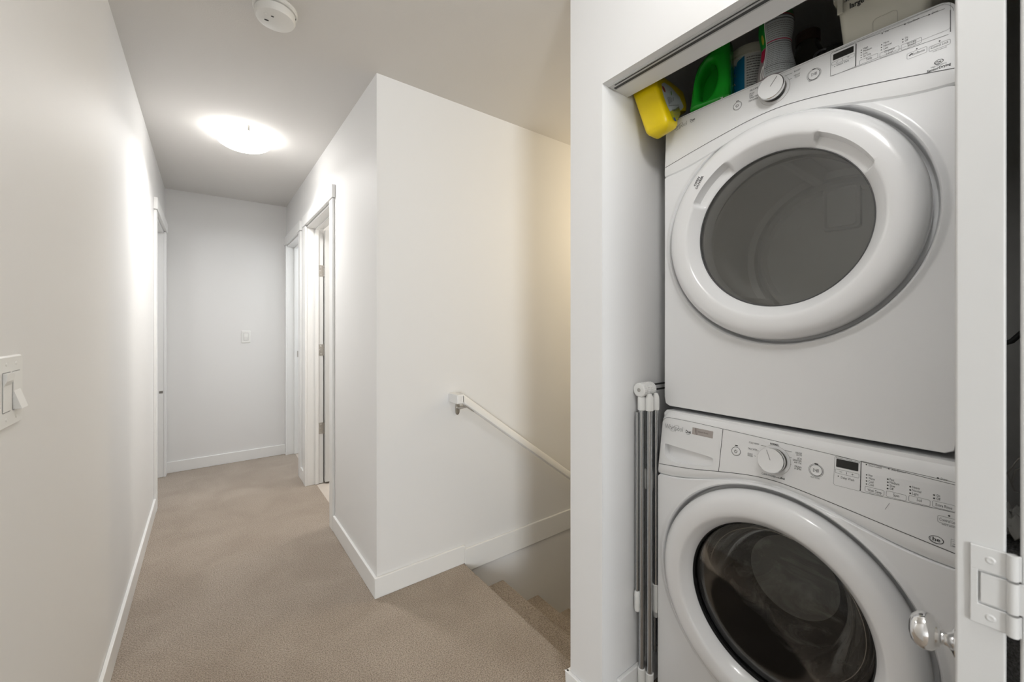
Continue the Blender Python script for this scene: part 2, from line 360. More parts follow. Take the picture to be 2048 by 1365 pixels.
build(G().tube([(1.058, 1.884, 0.832), (1.060, 1.862, 0.833), (1.068, 1.835, 0.842), (1.078, 1.818, 0.846)], [0.008, 0.007, 0.0065, 0.0065], 10), 'bracket_arm', NICKEL, bk)
build(G().box(1.062, 1.118, 1.805, 1.829, -0.002, 0.001).v and G().loft([[(x, y, zt(x) - 0.0485 - dz) for y, dz in ((1.805, 0), (1.829, 0), (1.829, 0.003), (1.805, 0.003))] for x in (1.060, 1.112)], True, True, True), 'rail_plate', NICKEL, bk)

def Rz(loc, ax=None, ang=0): 
    M = Matrix.Translation(loc)
    return M @ Matrix.Rotation(ang, 4, ax) if ax else M
DOWN = Matrix.Rotation(pi, 4, 'X')
sd = thing('smoke_detector', 'round white smoke detector on the ceiling with two dark slots', 'smoke detector', (0.205, 1.723, H))
M0 = Rz((0.205, 1.735, H)) @ DOWN
build(G().lathe([(0.0001, 0), (0.073, 0), (0.073, 0.010), (0.069, 0.013), (0.0001, 0.013)], M0, 48), 'base_ring', WPLAS, sd)
build(G().lathe([(0.060, 0.013), (0.066, 0.017), (0.0665, 0.034), (0.062, 0.043), (0.054, 0.047), (0.0001, 0.0475)], M0, 48), 'cover', WPLAS, sd)
for (sx, sy, r1, r2) in ((0.1774, 1.7444, 0.0042, 0.0075), (0.1926, 1.7120, 0.0032, 0.0050)):
    gg = G().lathe([(0.0001, 0.0005), (1, 0.0003), (1, -0.001)], Rz((sx, sy, H - 0.0475)) @ DOWN @ Matrix.Diagonal((r2, r1, 1, 1)), 16)
    build(gg, 'sounder_slot', BLACK, sd)
build(G().lathe([(0.0001, 0.0015), (0.004, 0.001), (0.0045, -0.001)], Rz((0.170, 1.712, H - 0.0475)) @ DOWN, 12), 'test_button', WPLAS, sd)
build(G().box(0.2655, 0.2705, 1.716, 1.721, H - 0.023, H - 0.018), 'vent_notch', BLACK, sd)

LAMPG = mat('lit_frosted_glass', (0.9, 0.9, 0.88), 0.4, emis=((1.0, 0.985, 0.965), 7.0))
cl = thing('ceiling_light', 'lit frosted glass dome light on the hall ceiling held by small clips', 'ceiling light', (0.19, 3.0, H))
M0 = Rz((0.185, 2.99, H)) @ DOWN
build(G().lathe([(0.0001, 0), (0.115, 0), (0.118, 0.012), (0.0001, 0.014)], M0, 40), 'ceiling_plate', WPLAS, cl)
dome = [(0.150, 0.022), (0.1515, 0.026)] + [(0.150 * cos(radians(a)), 0.026 + 0.068 * sin(radians(a))) for a in range(6, 90, 7)] + [(0.0001, 0.094)]
build(G().lathe(dome, M0, 56), 'glass_dome', LAMPG, cl)
for a in (35, 155, 275):
    c = Vector((0.185 + 0.152 * cos(radians(a)), 2.99 + 0.152 * sin(radians(a)), H - 0.024))
    build(G().box(c.x - 0.006, c.x + 0.006, c.y - 0.006, c.y + 0.006, H - 0.031, H - 0.001), 'clip', NICKEL, cl, bevel=0.001)

# switches: local frame (u across, v up, w out of the wall)
def switch(name, label, P, U, N, gangs, W, Hh, rockers):
    P, U, N = Vector(P), Vector(U), Vector(N); q = lambda u, v, w_: P + U * u + Vector((0, 0, 1)) * v + N * w_
    t = thing(name, label, 'light switch', P)
    lo = lambda ins, w_: [q(a, b, w_) for a, b in rrect(-W / 2 + ins, -Hh / 2 + ins, W / 2 - ins, Hh / 2 - ins, 0.005, 4)]
    build(G().loft([lo(0, 0), lo(0, 0.003), lo(0.0025, 0.006)], True, True, True), 'wall_plate', WPLAS, t)
    for i, style in enumerate(rockers):
        u = (i - (gangs - 1) / 2) * 0.046; hw, hh = 0.0165, 0.0335
        if style == 'bottom': pf = [(-hh, 0.0065), (-hh, 0.017), (-0.004, 0.0085), (0.0, 0.0072), (hh, 0.0068), (hh, 0.005)]
        elif style == 'top': pf = [(-hh, 0.005), (-hh, 0.0068), (0.012, 0.0075), (0.020, 0.011), (hh, 0.012), (hh, 0.005)]
        else: pf = [(-hh, 0.005), (-hh, 0.0075), (0, 0.0105), (hh, 0.0085), (hh, 0.005)]
        build(G().loft([[q(u + s_ * hw, v, w_) for v, w_ in pf] for s_ in (-1, 1)], True, True, True), 'rocker', WPLAS, t, smooth=0)
        pr_ = Print(lambda a, b: q(a, b, 0.0063)); pr_.rr(u - hw - 0.001, -hh - 0.001, u + hw + 0.001, hh + 0.001, 0.001, 0.0012)
        build(pr_, 'rocker_gap', GREYINK, t)
        for v in (-0.048, 0.048):
            c = q(u, v * Hh / 0.125, 0.006); z = N.to_track_quat('Z', 'Y').to_matrix().to_4x4()
            build(G().lathe([(0.0001, 0.001), (0.0028, 0.0008), (0.0034, 0)], Matrix.Translation(c) @ z, 10), 'screw', WPLAS, t)
switch('light_switch', 'white double light switch on the left wall at the picture edge', (XL, 1.1175, 1.146), (0, 1, 0), (1, 0, 0), 2, 0.117, 0.126, ('top', 'bottom'))
switch('light_switch', 'small white single light switch on the far wall', (0.298, YB, 1.161), (1, 0, 0), (0, -1, 0), 1, 0.071, 0.114, ('flat',))

# printed markings, millimetres on each console: t text, l line, b box, d dot
DRYER_PRINT = [
('t','Duet',89.4,133.2,105.6,7.6,1), ('l',90.3,129.1,104.0,130.1,0.8), ('l',234.3,135.4,242.2,135.6,2), ('t','DELICATE',272.6,148.0,294.2,4.6,0), ('t','QUICK',271.5,137.9,285.0,4.5,0), ('t','DRY',271.6,131.4,282.5,4.5,0), ('t','TIMED DRY',271.7,125.2,294.7,4.5,0), ('t','STEAM REFRESH',269.8,117.4,294.8,4.6,0), ('l',356.5,150.0,380.4,149.1,0.7), ('l',365.2,134.4,379.5,134.3,0.7), ('t','BULKY',384.6,148.4,399.0,4.2,0), ('t','HEAVY',384.2,137.0,398.6,4.2,0), ('t','DUTY',386.6,131.0,398.2,4.2,0), ('l',426.2,133.9,432.8,133.8,2), ('t','HOLD TO START',418.3,104.8,437.6,2.7,0), ('b',467.6,123.2,512.8,131.1,1.5), ('l',471.6,156.5,512.3,155.3,0.6), ('b',465.2,96.2,514.6,157.8,4), ('d',473.4,118.1,1.6), ('t','Check Vent',477.2,116.9,502.1,4.8,0), ('t','+',498.1,126.0,503.0,5.1,0), ('t','-',476.1,125.5,480.1,5.2,0), ('l',489.6,129.3,489.7,124.1,0.6), ('l',515.7,153.6,515.4,96.2,1.6), ('d',563.6,150.2,1.9), ('t','Wet',568.5,149.4,575.0,4.0,0), ('d',526.0,131.1,1.9), ('d',525.8,125.2,1.9), ('d',525.7,118.9,1.9), ('d',525.7,112.9,1.9), ('t','High',529.2,130.9,538.1,4.4,0), ('t','Medium',529.3,124.4,545.0,4.4,0), ('t','Low',529.4,117.9,537.3,4.5,0), ('t','Air Only',529.5,111.6,543.8,4.4,0), ('b',523.0,96.2,556.3,107.4,2), ('t','Temp',534.7,100.2,545.7,6.2,0), ('d',562.8,123.8,1.9), ('d',562.6,117.6,1.9), ('d',562.6,111.5,1.9), ('t','More',566.6,123.2,575.7,4.3,0), ('t','Normal',566.6,116.3,580.1,4.4,0), ('t','Less',566.7,110.0,574.1,4.4,0), ('b',560.0,93.1,593.2,105.0,2), ('t','Dryness',568.5,101.7,585.4,4.6,0), ('t','Level',571.2,95.4,582.4,4.6,0), ('d',599.3,115.9,2.1), ('d',599.4,109.6,2.1), ('t','On',602.9,114.6,607.8,4.2,0), ('t','Off',603.0,108.1,607.9,4.2,0), ('b',596.8,91.3,629.7,103.6,2), ('t','Wrinkle',605.9,99.0,621.3,4.6,0), ('t','Shield',607.6,93.7,620.2,4.5,0), ('d',602.6,149.0,2.2), ('t','Cool Down',607.2,147.1,625.8,4.2,0), ('d',641.3,147.1,2.3), ('t','Done',645.7,145.8,654.8,4.3,0), ('l',515.2,156.8,665.3,145.5,0.7), ('l',673.4,137.5,673.7,89.2,1.3), ('l',670.8,85.5,464.1,97.4,0.7), ('b',606.6,64.6,638.4,77.8,2.5), ('d',622.4,81.1,2.2), ('t','EcoBoost',615.5,69.7,635.0,5.1,0), ('l',610.0,71.2,615.0,74.6,2.6), ('b',641.8,63.3,673.7,74.2,2.5), ('d',657.8,78.5,2.3), ('t','Control Lock',644.3,67.6,670.9,4.9,0), ('t','hold 3 seconds',647.8,58.8,668.4,2.5,0), ('t','High Efficiency',645.0,24.6,668.6,2.8,0), ('t','SensorDrying',638.8,17.4,674.8,5.4,1),
]
WASHER_PRINT = [
('t','Duet',88.2,130.7,106.0,8.6,1), ('l',91.1,127.1,102.9,127.2,0.8), ('l',241.7,125.8,249.4,126.2,2.6), ('t','COLD WASH',278.3,140.6,304.4,4.7,0), ('t','DELICATES',277.3,123.8,300.4,4.6,0), ('t','QUICK',276.9,109.0,290.3,4.7,0), ('t','WASH',276.8,103.9,290.3,4.7,0), ('l',309.5,141.6,324.4,141.8,0.8), ('l',294.3,108.7,298.5,108.9,0.8), ('l',301.6,125.0,304.2,125.0,0.8), ('t','NORMAL',332.1,149.3,353.6,4.8,1), ('l',360.9,141.6,384.5,141.8,0.8), ('l',373.8,126.1,384.9,126.3,0.8), ('l',377.4,109.2,384.5,109.4,0.8), ('t','CLEAN WASHER',316.4,64.9,350.7,5.0,0), ('t','with',351.4,65.3,359.7,3.8,0), ('t','affresh',360.9,65.9,372.2,4.6,1), ('t','HEAVY',393.1,139.9,407.1,4.6,0), ('t','DUTY',395.4,134.8,407.3,4.6,0), ('t','ECO',398.3,126.5,407.2,4.3,0), ('t','SANITIZE',387.9,120.6,407.0,4.3,0), ('t','with Oxi',390.5,115.4,406.7,4.3,0), ('t','DRAIN',392.7,105.2,407.2,4.5,0), ('t','& SPIN',392.4,99.8,407.0,4.5,0), ('l',434.9,125.0,442.8,124.8,3), ('t','HOLD TO START',428.5,89.2,448.1,3.2,0), ('b',478.2,114.6,523.1,124.0,2), ('b',475.6,85.2,526.1,154.1,4), ('t','Estimated Time Remaining',478.3,149.8,523.7,2.8,0), ('t','-',486.1,117.6,491.0,5.8,0), ('t','+',508.2,116.6,513.8,5.7,0), ('l',499.9,121.9,499.9,116.7,0.8), ('d',484.2,108.1,2.2), ('t','Delay Wash',489.4,104.5,514.6,5.3,0), ('l',525.8,153.2,526.6,86.3,1.6), ('l',525.4,154.9,683.3,150.5,0.8), ('l',527.9,84.9,684.2,90.7,0.8), ('d',535.5,149.4,2.3), ('t','Door Locked',539.6,147.2,562.1,4.1,0), ('d',536.7,126.0,2.4), ('d',536.8,119.3,2.4), ('d',537.0,112.2,2.4), ('d',537.1,105.4,2.4), ('t','Hot',540.0,124.2,547.1,5.0,0), ('t','Warm',540.3,117.5,551.3,4.9,0), ('t','Cool',540.5,110.4,549.4,4.9,0), ('t','Cold',540.7,103.7,549.6,4.9,0), ('b',535.0,88.5,568.2,100.1,2.5), ('t','Wash Temp',539.4,90.8,563.9,5.6,0), ('d',574.5,150.4,2.4), ('t','Add Garment',579.2,147.8,602.5,4.2,0), ('d',573.5,127.1,2.6), ('d',573.7,120.5,2.6), ('d',573.8,113.6,2.6), ('d',573.8,106.7,2.6), ('t','Fast',576.8,125.5,584.3,4.9,0), ('t','Medium',577.0,119.0,592.7,4.9,0), ('t','Slow',577.2,112.1,585.9,4.9,0), ('t','Off',577.4,105.4,583.6,4.9,0), ('b',571.9,89.2,604.6,101.5,2.5), ('t','Spin',583.6,93.1,593.3,5.9,0), ('d',610.4,121.8,2.6), ('d',610.5,114.9,2.6), ('d',610.6,107.9,2.6), ('t','Heavy',613.7,120.0,625.2,4.9,0), ('t','Normal',613.8,113.4,627.6,4.8,0), ('t','Light',614.0,106.6,623.5,4.9,0), ('b',608.6,90.6,641.4,103.2,2.5), ('t','Soil',621.1,95.1,628.8,5.6,0), ('d',651.8,152.4,2.8), ('t','Done',656.3,150.4,665.6,4.3,0), ('d',646.9,115.9,2.7), ('d',647.0,109.2,2.7), ('t','On',650.4,114.2,655.6,4.7,0), ('t','Off',650.5,107.6,656.4,4.7,0), ('b',644.9,91.5,677.9,104.2,2.5), ('t','Extra Rinse',649.7,95.0,673.4,5.5,0), ('b',653.2,63.6,684.6,77.2,2.5), ('d',669.3,81.3,2.8), ('t','Control Lock',655.6,67.6,682.5,5.6,0), ('t','hold 3 seconds',659.5,60.2,680.6,3.0,0),
]


# ------------------------------------------------------------------ laundry appliances
AX = Matrix.Rotation(radians(90), 4, 'Y')            # local z -> world +x
def loop_c(cy, cz, r, x, N=256, lim=None, eps=0):
    p = []
    for k in range(N):
        a = 2 * pi * k / N; rr = r if lim is None else min(r, lim[k] - eps)
        p.append((x, cy + rr * cos(a), cz + rr * sin(a)))
    return p
def radial(inside, cy, cz, N=256):
    R = []
    for k in range(N):
        a = 2 * pi * k / N; lo, hi = 0.05, 1.2
        for _ in range(34):
            m = (lo + hi) / 2
            if inside(cy + m * cos(a), cz + m * sin(a)): lo = m
            else: hi = m
        R.append(lo)
    return R
def rrin(y, z, y0, y1, z0, z1, r):
    if not (y0 < y < y1 and z0 < z < z1): return False
    dy = max(y0 + r - y, y - (y1 - r), 0); dz = max(z0 + r - z, z - (z1 - r), 0)
    return dy * dy + dz * dz <= r * r or dy == 0 or dz == 0

def ringpts(W, side, bot, top, cr, nb=72, nt=24, crR=None):
    """console outline (u,v): along the arched bottom, round the top corners and back along the top"""
    p = [(side + (W - 2 * side) * i / nb, bot(side + (W - 2 * side) * i / nb)) for i in range(nb + 1)]
    cR = crR or cr; uR, uL = W - side - cR, side + cr
    p += [(uR + cR * cos(radians(a)), top(uR) - cR + cR * sin(radians(a))) for a in (0, 15, 30, 45, 60, 75, 90)]
    p += [(uR + (uL - uR) * i / nt, top(uR + (uL - uR) * i / nt)) for i in range(1, nt)]
    p += [(uL + cr * cos(radians(a)), top(uL) - cr + cr * sin(radians(a))) for a in (90, 105, 120, 135, 150, 165, 180)]
    return p
def panel_fn(P0, tilt):
    ct, sn = cos(radians(tilt)), sin(radians(tilt))
    def fn(u, v, w_=0.0):
        u, v = u / 1000, v / 1000
        return Vector((P0[0] + v * sn - w_ * ct, P0[1] - u, P0[2] + v * ct + w_ * sn))
    N = Vector((-ct, 0, sn)); return fn, N
def turned(fn, N, u, v):
    return Matrix.Translation(fn(u, v)) @ N.to_track_quat('Z', 'Y').to_matrix().to_4x4()

def door_profile(xf, r0, d=0.0):
    return [(r0, xf - 0.005), (0.2185, xf - 0.013), (0.227, xf - 0.024), (0.2365, xf - 0.0365), (0.2405, xf - 0.0405), (0.245, xf - 0.0428), (0.253, xf - 0.0440), (0.266, xf - 0.0440), (0.279, xf - 0.0422), (0.290, xf - 0.0375), (0.2985, xf - 0.0295), (0.304, xf - 0.019), (0.3065, xf - 0.006), (0.3065, xf + 0.006), (0.300, xf + 0.014)]
POCK = lambda xf, r0: [(r0, xf - 0.005), (0.2165, xf - 0.0075), (0.2225, xf - 0.009), (0.2395, xf - 0.012), (0.2445, xf - 0.040)]
def prof_x(P, r):
    for (a, xa), (b, xb) in zip(P, P[1:]):
        if a <= r <= b: return xa + (xb - xa) * (r - a) / (b - a)
    return P[-1][1]
def make_door(parent, xf, cy, cz, pockets, r0=0.2135):
    P = door_profile(xf, r0); K = POCK(xf, r0); N = 288; loops = [[] for _ in P]
    for k in range(N):
        a = 360 * k / N; a_ = radians(a); f = 0.0
        for p0, p1 in pockets:
            f = max(f, min(1, max(0, min(a - p0, p1 - a) / 1.3)))
        for i, (r, x) in enumerate(P):
            if i < len(K): r, x = r + (K[i][0] - r) * f, x + (K[i][1] - x) * f
            loops[i].append((x, cy + r * cos(a_), cz + r * sin(a_)))
    return build(G().loft(loops), 'door_ring', RING, parent, 50)

def make_body(parent, xf, cy, cz, y0, y1, z0, top, z1, depth, r_in):
    """front panel with the round door well, wrapped onto the cabinet sides"""
    N = 256
    A = radial(lambda y, z: rrin(y, z, y0, y1, z0, 3, 0.018) and z < top(y) - 0.0012, cy, cz)
    B = radial(lambda y, z: rrin(y, z, y0, y1, z0, z1, 0.012), cy, cz)
    L = [loop_c(cy, cz, r_in, xf + 0.075), loop_c(cy, cz, r_in, xf + 0.034), loop_c(cy, cz, r_in + 0.004, xf + 0.029), loop_c(cy, cz, 0.3115, xf + 0.026), loop_c(cy, cz, 0.3155, xf + 0.020, lim=A, eps=0.0046),
         loop_c(cy, cz, 0.3165, xf + 0.003, lim=A, eps=0.0042), loop_c(cy, cz, 0.3185, xf - 0.003, lim=A, eps=0.0038), loop_c(cy, cz, 0.322, xf - 0.0055, lim=A, eps=0.0034), loop_c(cy, cz, 0.3255, xf - 0.0045, lim=A, eps=0.0030), loop_c(cy, cz, 0.331, xf - 0.001, lim=A, eps=0.0028),
         loop_c(cy, cz, 0.336, xf, lim=A, eps=0.0026), loop_c(cy, cz, 9, xf, lim=A, eps=0.0022), loop_c(cy, cz, 9, xf + 0.0012, lim=A, eps=0.0008), loop_c(cy, cz, 9, xf + 0.004, lim=A), loop_c(cy, cz, 9, xf + 0.012, lim=A),
         loop_c(cy, cz, 9, xf + 0.040, lim=B), loop_c(cy, cz, 9, xf + depth, lim=B)]
    return build(G().loft(L, True, False, True), 'body', ENAMEL, parent, 40)

def make_dial(parent, fn, N, u, v, ang, name='dial'):
    M = turned(fn, N, u, v); g = G()
    prof = [(0.0385, 0.0002), (0.0380, 0.0016), (0.0310, 0.0020), (0.0295, 0.0022), (0.0290, 0.017), (0.0325, 0.0175), (0.0330, 0.0195), (0.0328, 0.0270), (0.0312, 0.0287), (0.0300, 0.0284), (0.0001, 0.0284)]
    g.lathe(prof, M, 64, mis=[2, 0, 2, 1, 1, 2, 3, 3, 0, 0])
    o = build(g, name, [PANEL, BLACK, NICKEL, CHROME], parent, 30)
    p = Print(lambda a, b: M @ Vector((a / 1000, b / 1000, 0.0288)))
    ca, sa = cos(radians(ang)), sin(radians(ang)); p.line(0, 0, 27.5 * ca, 27.5 * sa, 2.0)
    return o, M, p
def power_sym(p, u, v, r):
    p.ring(u, v, r, 1.1, a0=radians(120), a1=radians(420)); p.line(u, v + r * 0.35, u, v + r * 1.35, 1.1)
def play_sym(p, u, v, s):
    p.strip([(u - 1.15 * s, v + s), (u - 1.15 * s, v - s), (u + 0.35 * s, v)], 1.2, 0, True)
    p.line(u + 0.75 * s, v + s, u + 0.75 * s, v - s, 1.2); p.line(u + 1.4 * s, v + s, u + 1.4 * s, v - s, 1.2)
def button(parent, fn, N, u, v, r, name):
    M = turned(fn, N, u, v)
    return build(G().lathe([(r, 0.0), (r, 0.0012), (r - 0.0012, 0.0020), (r * 0.6, 0.0017), (0.0001, 0.0016)], M, 40), name, PANEL, parent)
def logo(fn, u0, v0, u1, cap, parent):
    p = Print(lambda u, v: fn(u, v, 0.0006)); p.text('Whirlpool', u0, v0, u1, cap)
    cu, cv = u0 + (u1 - u0) * 0.56, v0 + cap * 0.38; t = radians(32); pts = []
    for k in range(40):
        a = 2 * pi * k / 40; x, y = cap * 1.02 * cos(a), cap * 0.42 * sin(a); pts.append((cu + x * cos(t) - y * sin(t), cv + x * sin(t) + y * cos(t)))
    p.strip(pts, 1.3, 0, True); return build(p, 'logo_lettering', SILVERINK, parent, 0)
def he_mark(p, u, v, rx, ry):
    p.ring(u, v, rx, 1.0, 0, 48, ry); p.ring(u + rx * 0.05, v - ry * 0.05, rx * 0.90, 0.6, 0, 48, ry * 0.86, radians(150), radians(400))
    p.text('he', u - rx * 0.52, v - ry * 0.40, u + rx * 0.56, ry * 1.0, 1)

# ---- clothes dryer (upper)
XD = 1.263; DCY, DCZ = 0.463, 1.530; DY0, DY1 = 0.122, 0.805
dryer = thing('clothes_dryer', 'white front-loading clothes dryer with a grey window, stacked above the washing machine', 'dryer', (1.6, 0.463, 0.985))
fD, nD = panel_fn((XD, DY1, 1.80), 3.0); WD = 683
arch2 = lambda u: -25 + 63 * (cos(pi * (u - WD / 2) / (WD / 2)) + 1) / 2
archK = lambda u: interp([(0, 6.5), (106, 31), (205, 51), (270, 62), (341, 67.5), (412, 62), (478, 51), (577, 31), (WD, 6.5)], u)
topD = lambda u: 166.5 - 4 * ((u - WD / 2) / (WD / 2)) ** 4
body = make_body(dryer, XD, DCY, DCZ, DY0, DY1, 0.989, lambda y: 1.80 + arch2((DY1 - y) * 1000) / 1000, 1.9655, 0.74, 0.216)
rings = []
for side, bot, tp, cr, w_ in ((3.5, archK, 4.5, 26, 0.0), (1.2, lambda u: archK(u) * 0.55 + arch2(u) * 0.45, 1.5, 27.5, -0.0006), (0.3, lambda u: archK(u) * 0.12 + arch2(u) * 0.88, 0.5, 28, -0.003), (0, lambda u: arch2(u), 0, 28, -0.008), (0, lambda u: arch2(u), 0, 28, -0.13)):
    rings.append([fD(u, v, w_) for u, v in ringpts(WD, side, bot, lambda u, t=tp: topD(u) - t, cr)])
g = G().loft(rings, True, False, True); g.poly(ringpts(WD, 3.5, archK, lambda u: topD(u) - 4.5, 26), fn=lambda p: fD(p[0], p[1], 0.0))
cons = build(g, 'console', PANEL, dryer, 30)
pS = Print(lambda u, v: fD(u, v, 0.0004)); pS.strip([(3 + (WD - 6) * i / 60, archK(3 + (WD - 6) * i / 60)) for i in range(61)], 1.7)
pS.strip([p for p in ringpts(WD, 5, archK, lambda u: topD(u) - 6, 25)][73:], 0.6, 1); build(pS, 'console_seam', [SEAM, GREYINK], cons, 0)
p = Print(lambda u, v: fD(u, v, 0.0005)); p.items(DRYER_PRINT)
p.rr(464.8, 96.4, 673.5, 157.0, 5, 0.5, 1); he_mark(p, 656.9, 33.2, 6.6, 4.5)
p.ring(238.2, 120.6, 12.0, 1.3, 1); p.ring(429.7, 120, 15.4, 0.7, 1); p.ring(429.7, 120, 13.0, 1.1, 0)
tag(build(p, 'printed_markings', [INK, GREYINK], cons, 0), kind='stuff')
logo(fD, 16.5, 127.5, 78.2, 14, cons)
p = Print(lambda u, v: fD(u, v, 0.0006)); p.fill(rrect(469.9, 135.2, 511.0, 150.9, 1.2)); build(p, 'display', DISPLAY, cons, 0)
o, M, q = make_dial(cons, fD, nD, 337, 120.5, 53); build(q, 'dial_pointer', GREYINK, cons, 0)
button(cons, fD, nD, 238.2, 120.6, 0.0105, 'power_button'); button(cons, fD, nD, 429.7, 120, 0.0125, 'start_button')
p = Print(lambda u, v: fD(u, v, 0.0024)); power_sym(p, 238.2, 120.2, 3.6); play_sym(p, 429.7, 120, 4.0); tag(build(p, 'button_symbols', INK, cons, 0), kind='stuff')
dd = make_door(dryer, XD, DCY, DCZ, ((27, 62), (115, 154)))
P_ = door_profile(XD, 0.2135); e1 = (cos(radians(59)), sin(radians(59)))
def ringmap(u, v):
    y = 0.6700 - (u * e1[0] - v * e1[1]) / 1000; z = 1.6975 + (u * e1[1] + v * e1[0]) / 1000
    return (prof_x(P_, hypot(y - DCY, z - DCZ)) - 0.0007, y, z)
p = Print(ringmap); p.text('OPEN', 0, 0, 29, 7.2, 1); p.text('OUVRIR', -6.5, -10.6, 34.5, 7.2, 1); build(p, 'door_lettering', INK, dd, 0)
build(G().lathe([(0.0001, -0.008), (0.10, -0.0072), (0.18, -0.005), (0.2140, -0.002), (0.2140, 0.002), (0.0001, -0.004)], Matrix.Translation((XD, DCY, DCZ)) @ AX, 96), 'door_glass', GLASSD, dd, 60)
build(G().lathe([(0.2145, -0.0045), (0.2115, -0.0075), (0.2105, -0.0045)], Matrix.Translation((XD, DCY, DCZ)) @ AX, 96), 'glass_seal', RUBBER, dd)
MD = Matrix.Translation((XD, DCY, DCZ - 0.01)) @ AX
drum = build(G().lathe([(0.216, 0.070), (0.222, 0.10), (0.285, 0.115), (0.30, 0.13), (0.30, 0.50), (0.294, 0.520), (0.270, 0.524), (0.266, 0.545), (0.248, 0.545), (0.244, 0.516), (0.232, 0.512), (0.222, 0.530), (0.0001, 0.530)], MD, 96), 'drum', DRUMD, dryer)
for a in (80, 200, 320):
    g = G(); c = Vector((0, 0.285 * cos(radians(a)), 0.285 * sin(radians(a)))); t = Vector((0, -sin(radians(a)), cos(radians(a)))); n = Vector((0, cos(radians(a)), sin(radians(a))))
    B0 = Vector((XD, DCY, DCZ - 0.01))
    g.loft([[B0 + Vector((x, 0, 0)) + c + t * a_ - n * b_ for a_, b_ in ((-0.035, -0.012), (-0.014, 0.030), (0, 0.036), (0.014, 0.030), (0.035, -0.012))] for x in (0.13, 0.50)], True, True, True)
    build(g, 'drum_baffle', DRUMD, drum, bevel=0.003)
g = G(); g.loft([[(x, y, z) for y, z in rrect(0.392 - i_, 1.60 - i_, 0.500 + i_, 1.755 + i_, 0.012)] for x, i_ in ((XD + 0.5295, 0), (XD + 0.510, -0.002), (XD + 0.507, -0.008), (XD + 0.513, -0.014))], True, False, True)
build(g, 'outlet_cover', DRUMD, drum)
g = G()
for k in range(9):
    for j in range(4): g.box(XD + 0.526, XD + 0.529, 0.270 + 0.020 * j, 0.282 + 0.020 * j, 1.585 + 0.022 * k, 1.595 + 0.022 * k)
tag(build(g, 'lint_grille', BLACK, drum), kind='stuff')
for y in (0.2, 0.72):
    for x in (1.36, 1.90): build(G().lathe([(0.0001, 0.9805), (0.020, 0.9805), (0.020, 0.992), (0.0001, 0.992)], Rz((x, y, 0.0)), 20), 'foot', BLACK, dryer)

# ---- washing machine (lower)
XW = 1.211; WCY, WCZ = 0.455, 0.5045; WY0, WY1 = 0.112, 0.798
washer = thing('washing_machine', 'white front-loading washing machine with a dark round door window under the dryer', 'washing machine', (1.56, 0.455, 0.0))
fW, nW = panel_fn((XW, WY1, 0.79), 9.5); WW = 686
warch2 = lambda u: -22 + 62 * (cos(pi * (u - WW / 2) / (WW / 2)) + 1) / 2
warchK = lambda u: interp([(0, 10.5), (112, 23.7), (204, 40.3), (275, 52), (325, 56.2), (375, 54.5), (470, 42), (580, 24.9), (WW, 9.5)], u)
wtopL = lambda u: interp([(0, 163), (30, 168.5), (194, 166.5), (465, 157), (WW, 146)], u)
wtop = lambda u: 188.0
make_body(washer, XW, WCY, WCZ, WY0, WY1, 0.022, lambda y: 0.79 + warch2((WY1 - y) * 1000) / 1000, 0.9775, 0.76, 0.222)
pock_c = [(20, 81), (60, 79.4), (100, 77.8), (140, 76.2), (172, 74.9), (179, 73.5), (182, 70), (182.5, 64), (180.5, 55), (175, 49.5), (159, 44), (130, 37.5), (95, 31.5), (70, 29.2), (52, 29.8), (38, 33.5), (27.5, 40), (22, 49), (20, 62)]
rings = []
for side, bot, tp, cr, w_ in ((5, warchK, wtopL, 26, 0.0), (3, lambda u: warchK(u) * 0.7 + warch2(u) * 0.3, lambda u: wtopL(u) * 0.72 + 188 * 0.28, 27, -0.0008), (1.5, lambda u: warchK(u) * 0.35 + warch2(u) * 0.65, lambda u: wtopL(u) * 0.42 + 188 * 0.58, 27, -0.0035), (0.5, lambda u: warchK(u) * 0.08 + warch2(u) * 0.92, lambda u: wtopL(u) * 0.12 + 188 * 0.88, 27, -0.0095), (0, warch2, wtop, 27, -0.017), (0, warch2, wtop, 27, -0.12)):
    rings.append([fW(u, v, w_) for u, v in ringpts(WW, side, bot, tp, cr, crR=6)])
g = G().loft(rings, True, False, True); g.poly(ringpts(WW, 5, warchK, wtopL, 26, crR=6), [pock_c], fn=lambda q_: fW(q_[0], q_[1], 0.0))
wc = build(g, 'console', PANEL, washer, 30)
inner = []
for u, v in pock_c:
    tv = 81 - (u - 20) * 0.0384; f = (tv - v) / 50
    inner.append((100 + (u - 100) * (0.96 - 0.06 * (f > 0.05)), tv - 1.5 - (tv - v) * 0.66, -0.010 - 0.048 * max(0.0, 1 - f * 0.25)))
lps = [[fW(u, v, 0.0) for u, v in pock_c]]
for t in (0.10, 0.35, 0.7, 1.0):
    lps.append([fW(u + (iu - u) * t ** 1.15, v + (iv - v) * t ** 1.1, iw * sin(t * pi / 2)) for (u, v), (iu, iv, iw) in zip(pock_c, inner)])
g = G().loft(lps); g.poly([(iu, iv) for iu, iv, iw in inner], fn=lambda q_: fW(q_[0], q_[1], min(inner, key=lambda k: (k[0] - q_[0]) ** 2 + (k[1] - q_[1]) ** 2)[2]))
build(g, 'drawer_pull', PANEL, wc, 60)
pS = Print(lambda u, v: fW(u, v, 0.0004)); pS.strip([(5 + (WW - 10) * i / 60, warchK(5 + (WW - 10) * i / 60)) for i in range(61)], 1.6)
pS.line(203.6, 165.5, 200.6, 39.5, 1.5); pS.strip(ringpts(WW, 2, warchK, lambda u: wtopL(u) - 0.6, 25, crR=3)[73:], 1.0); pS.line(2, wtopL(30) - 26, 2, 11, 1.0)
build(pS, 'console_seam', SEAM, wc, 0)
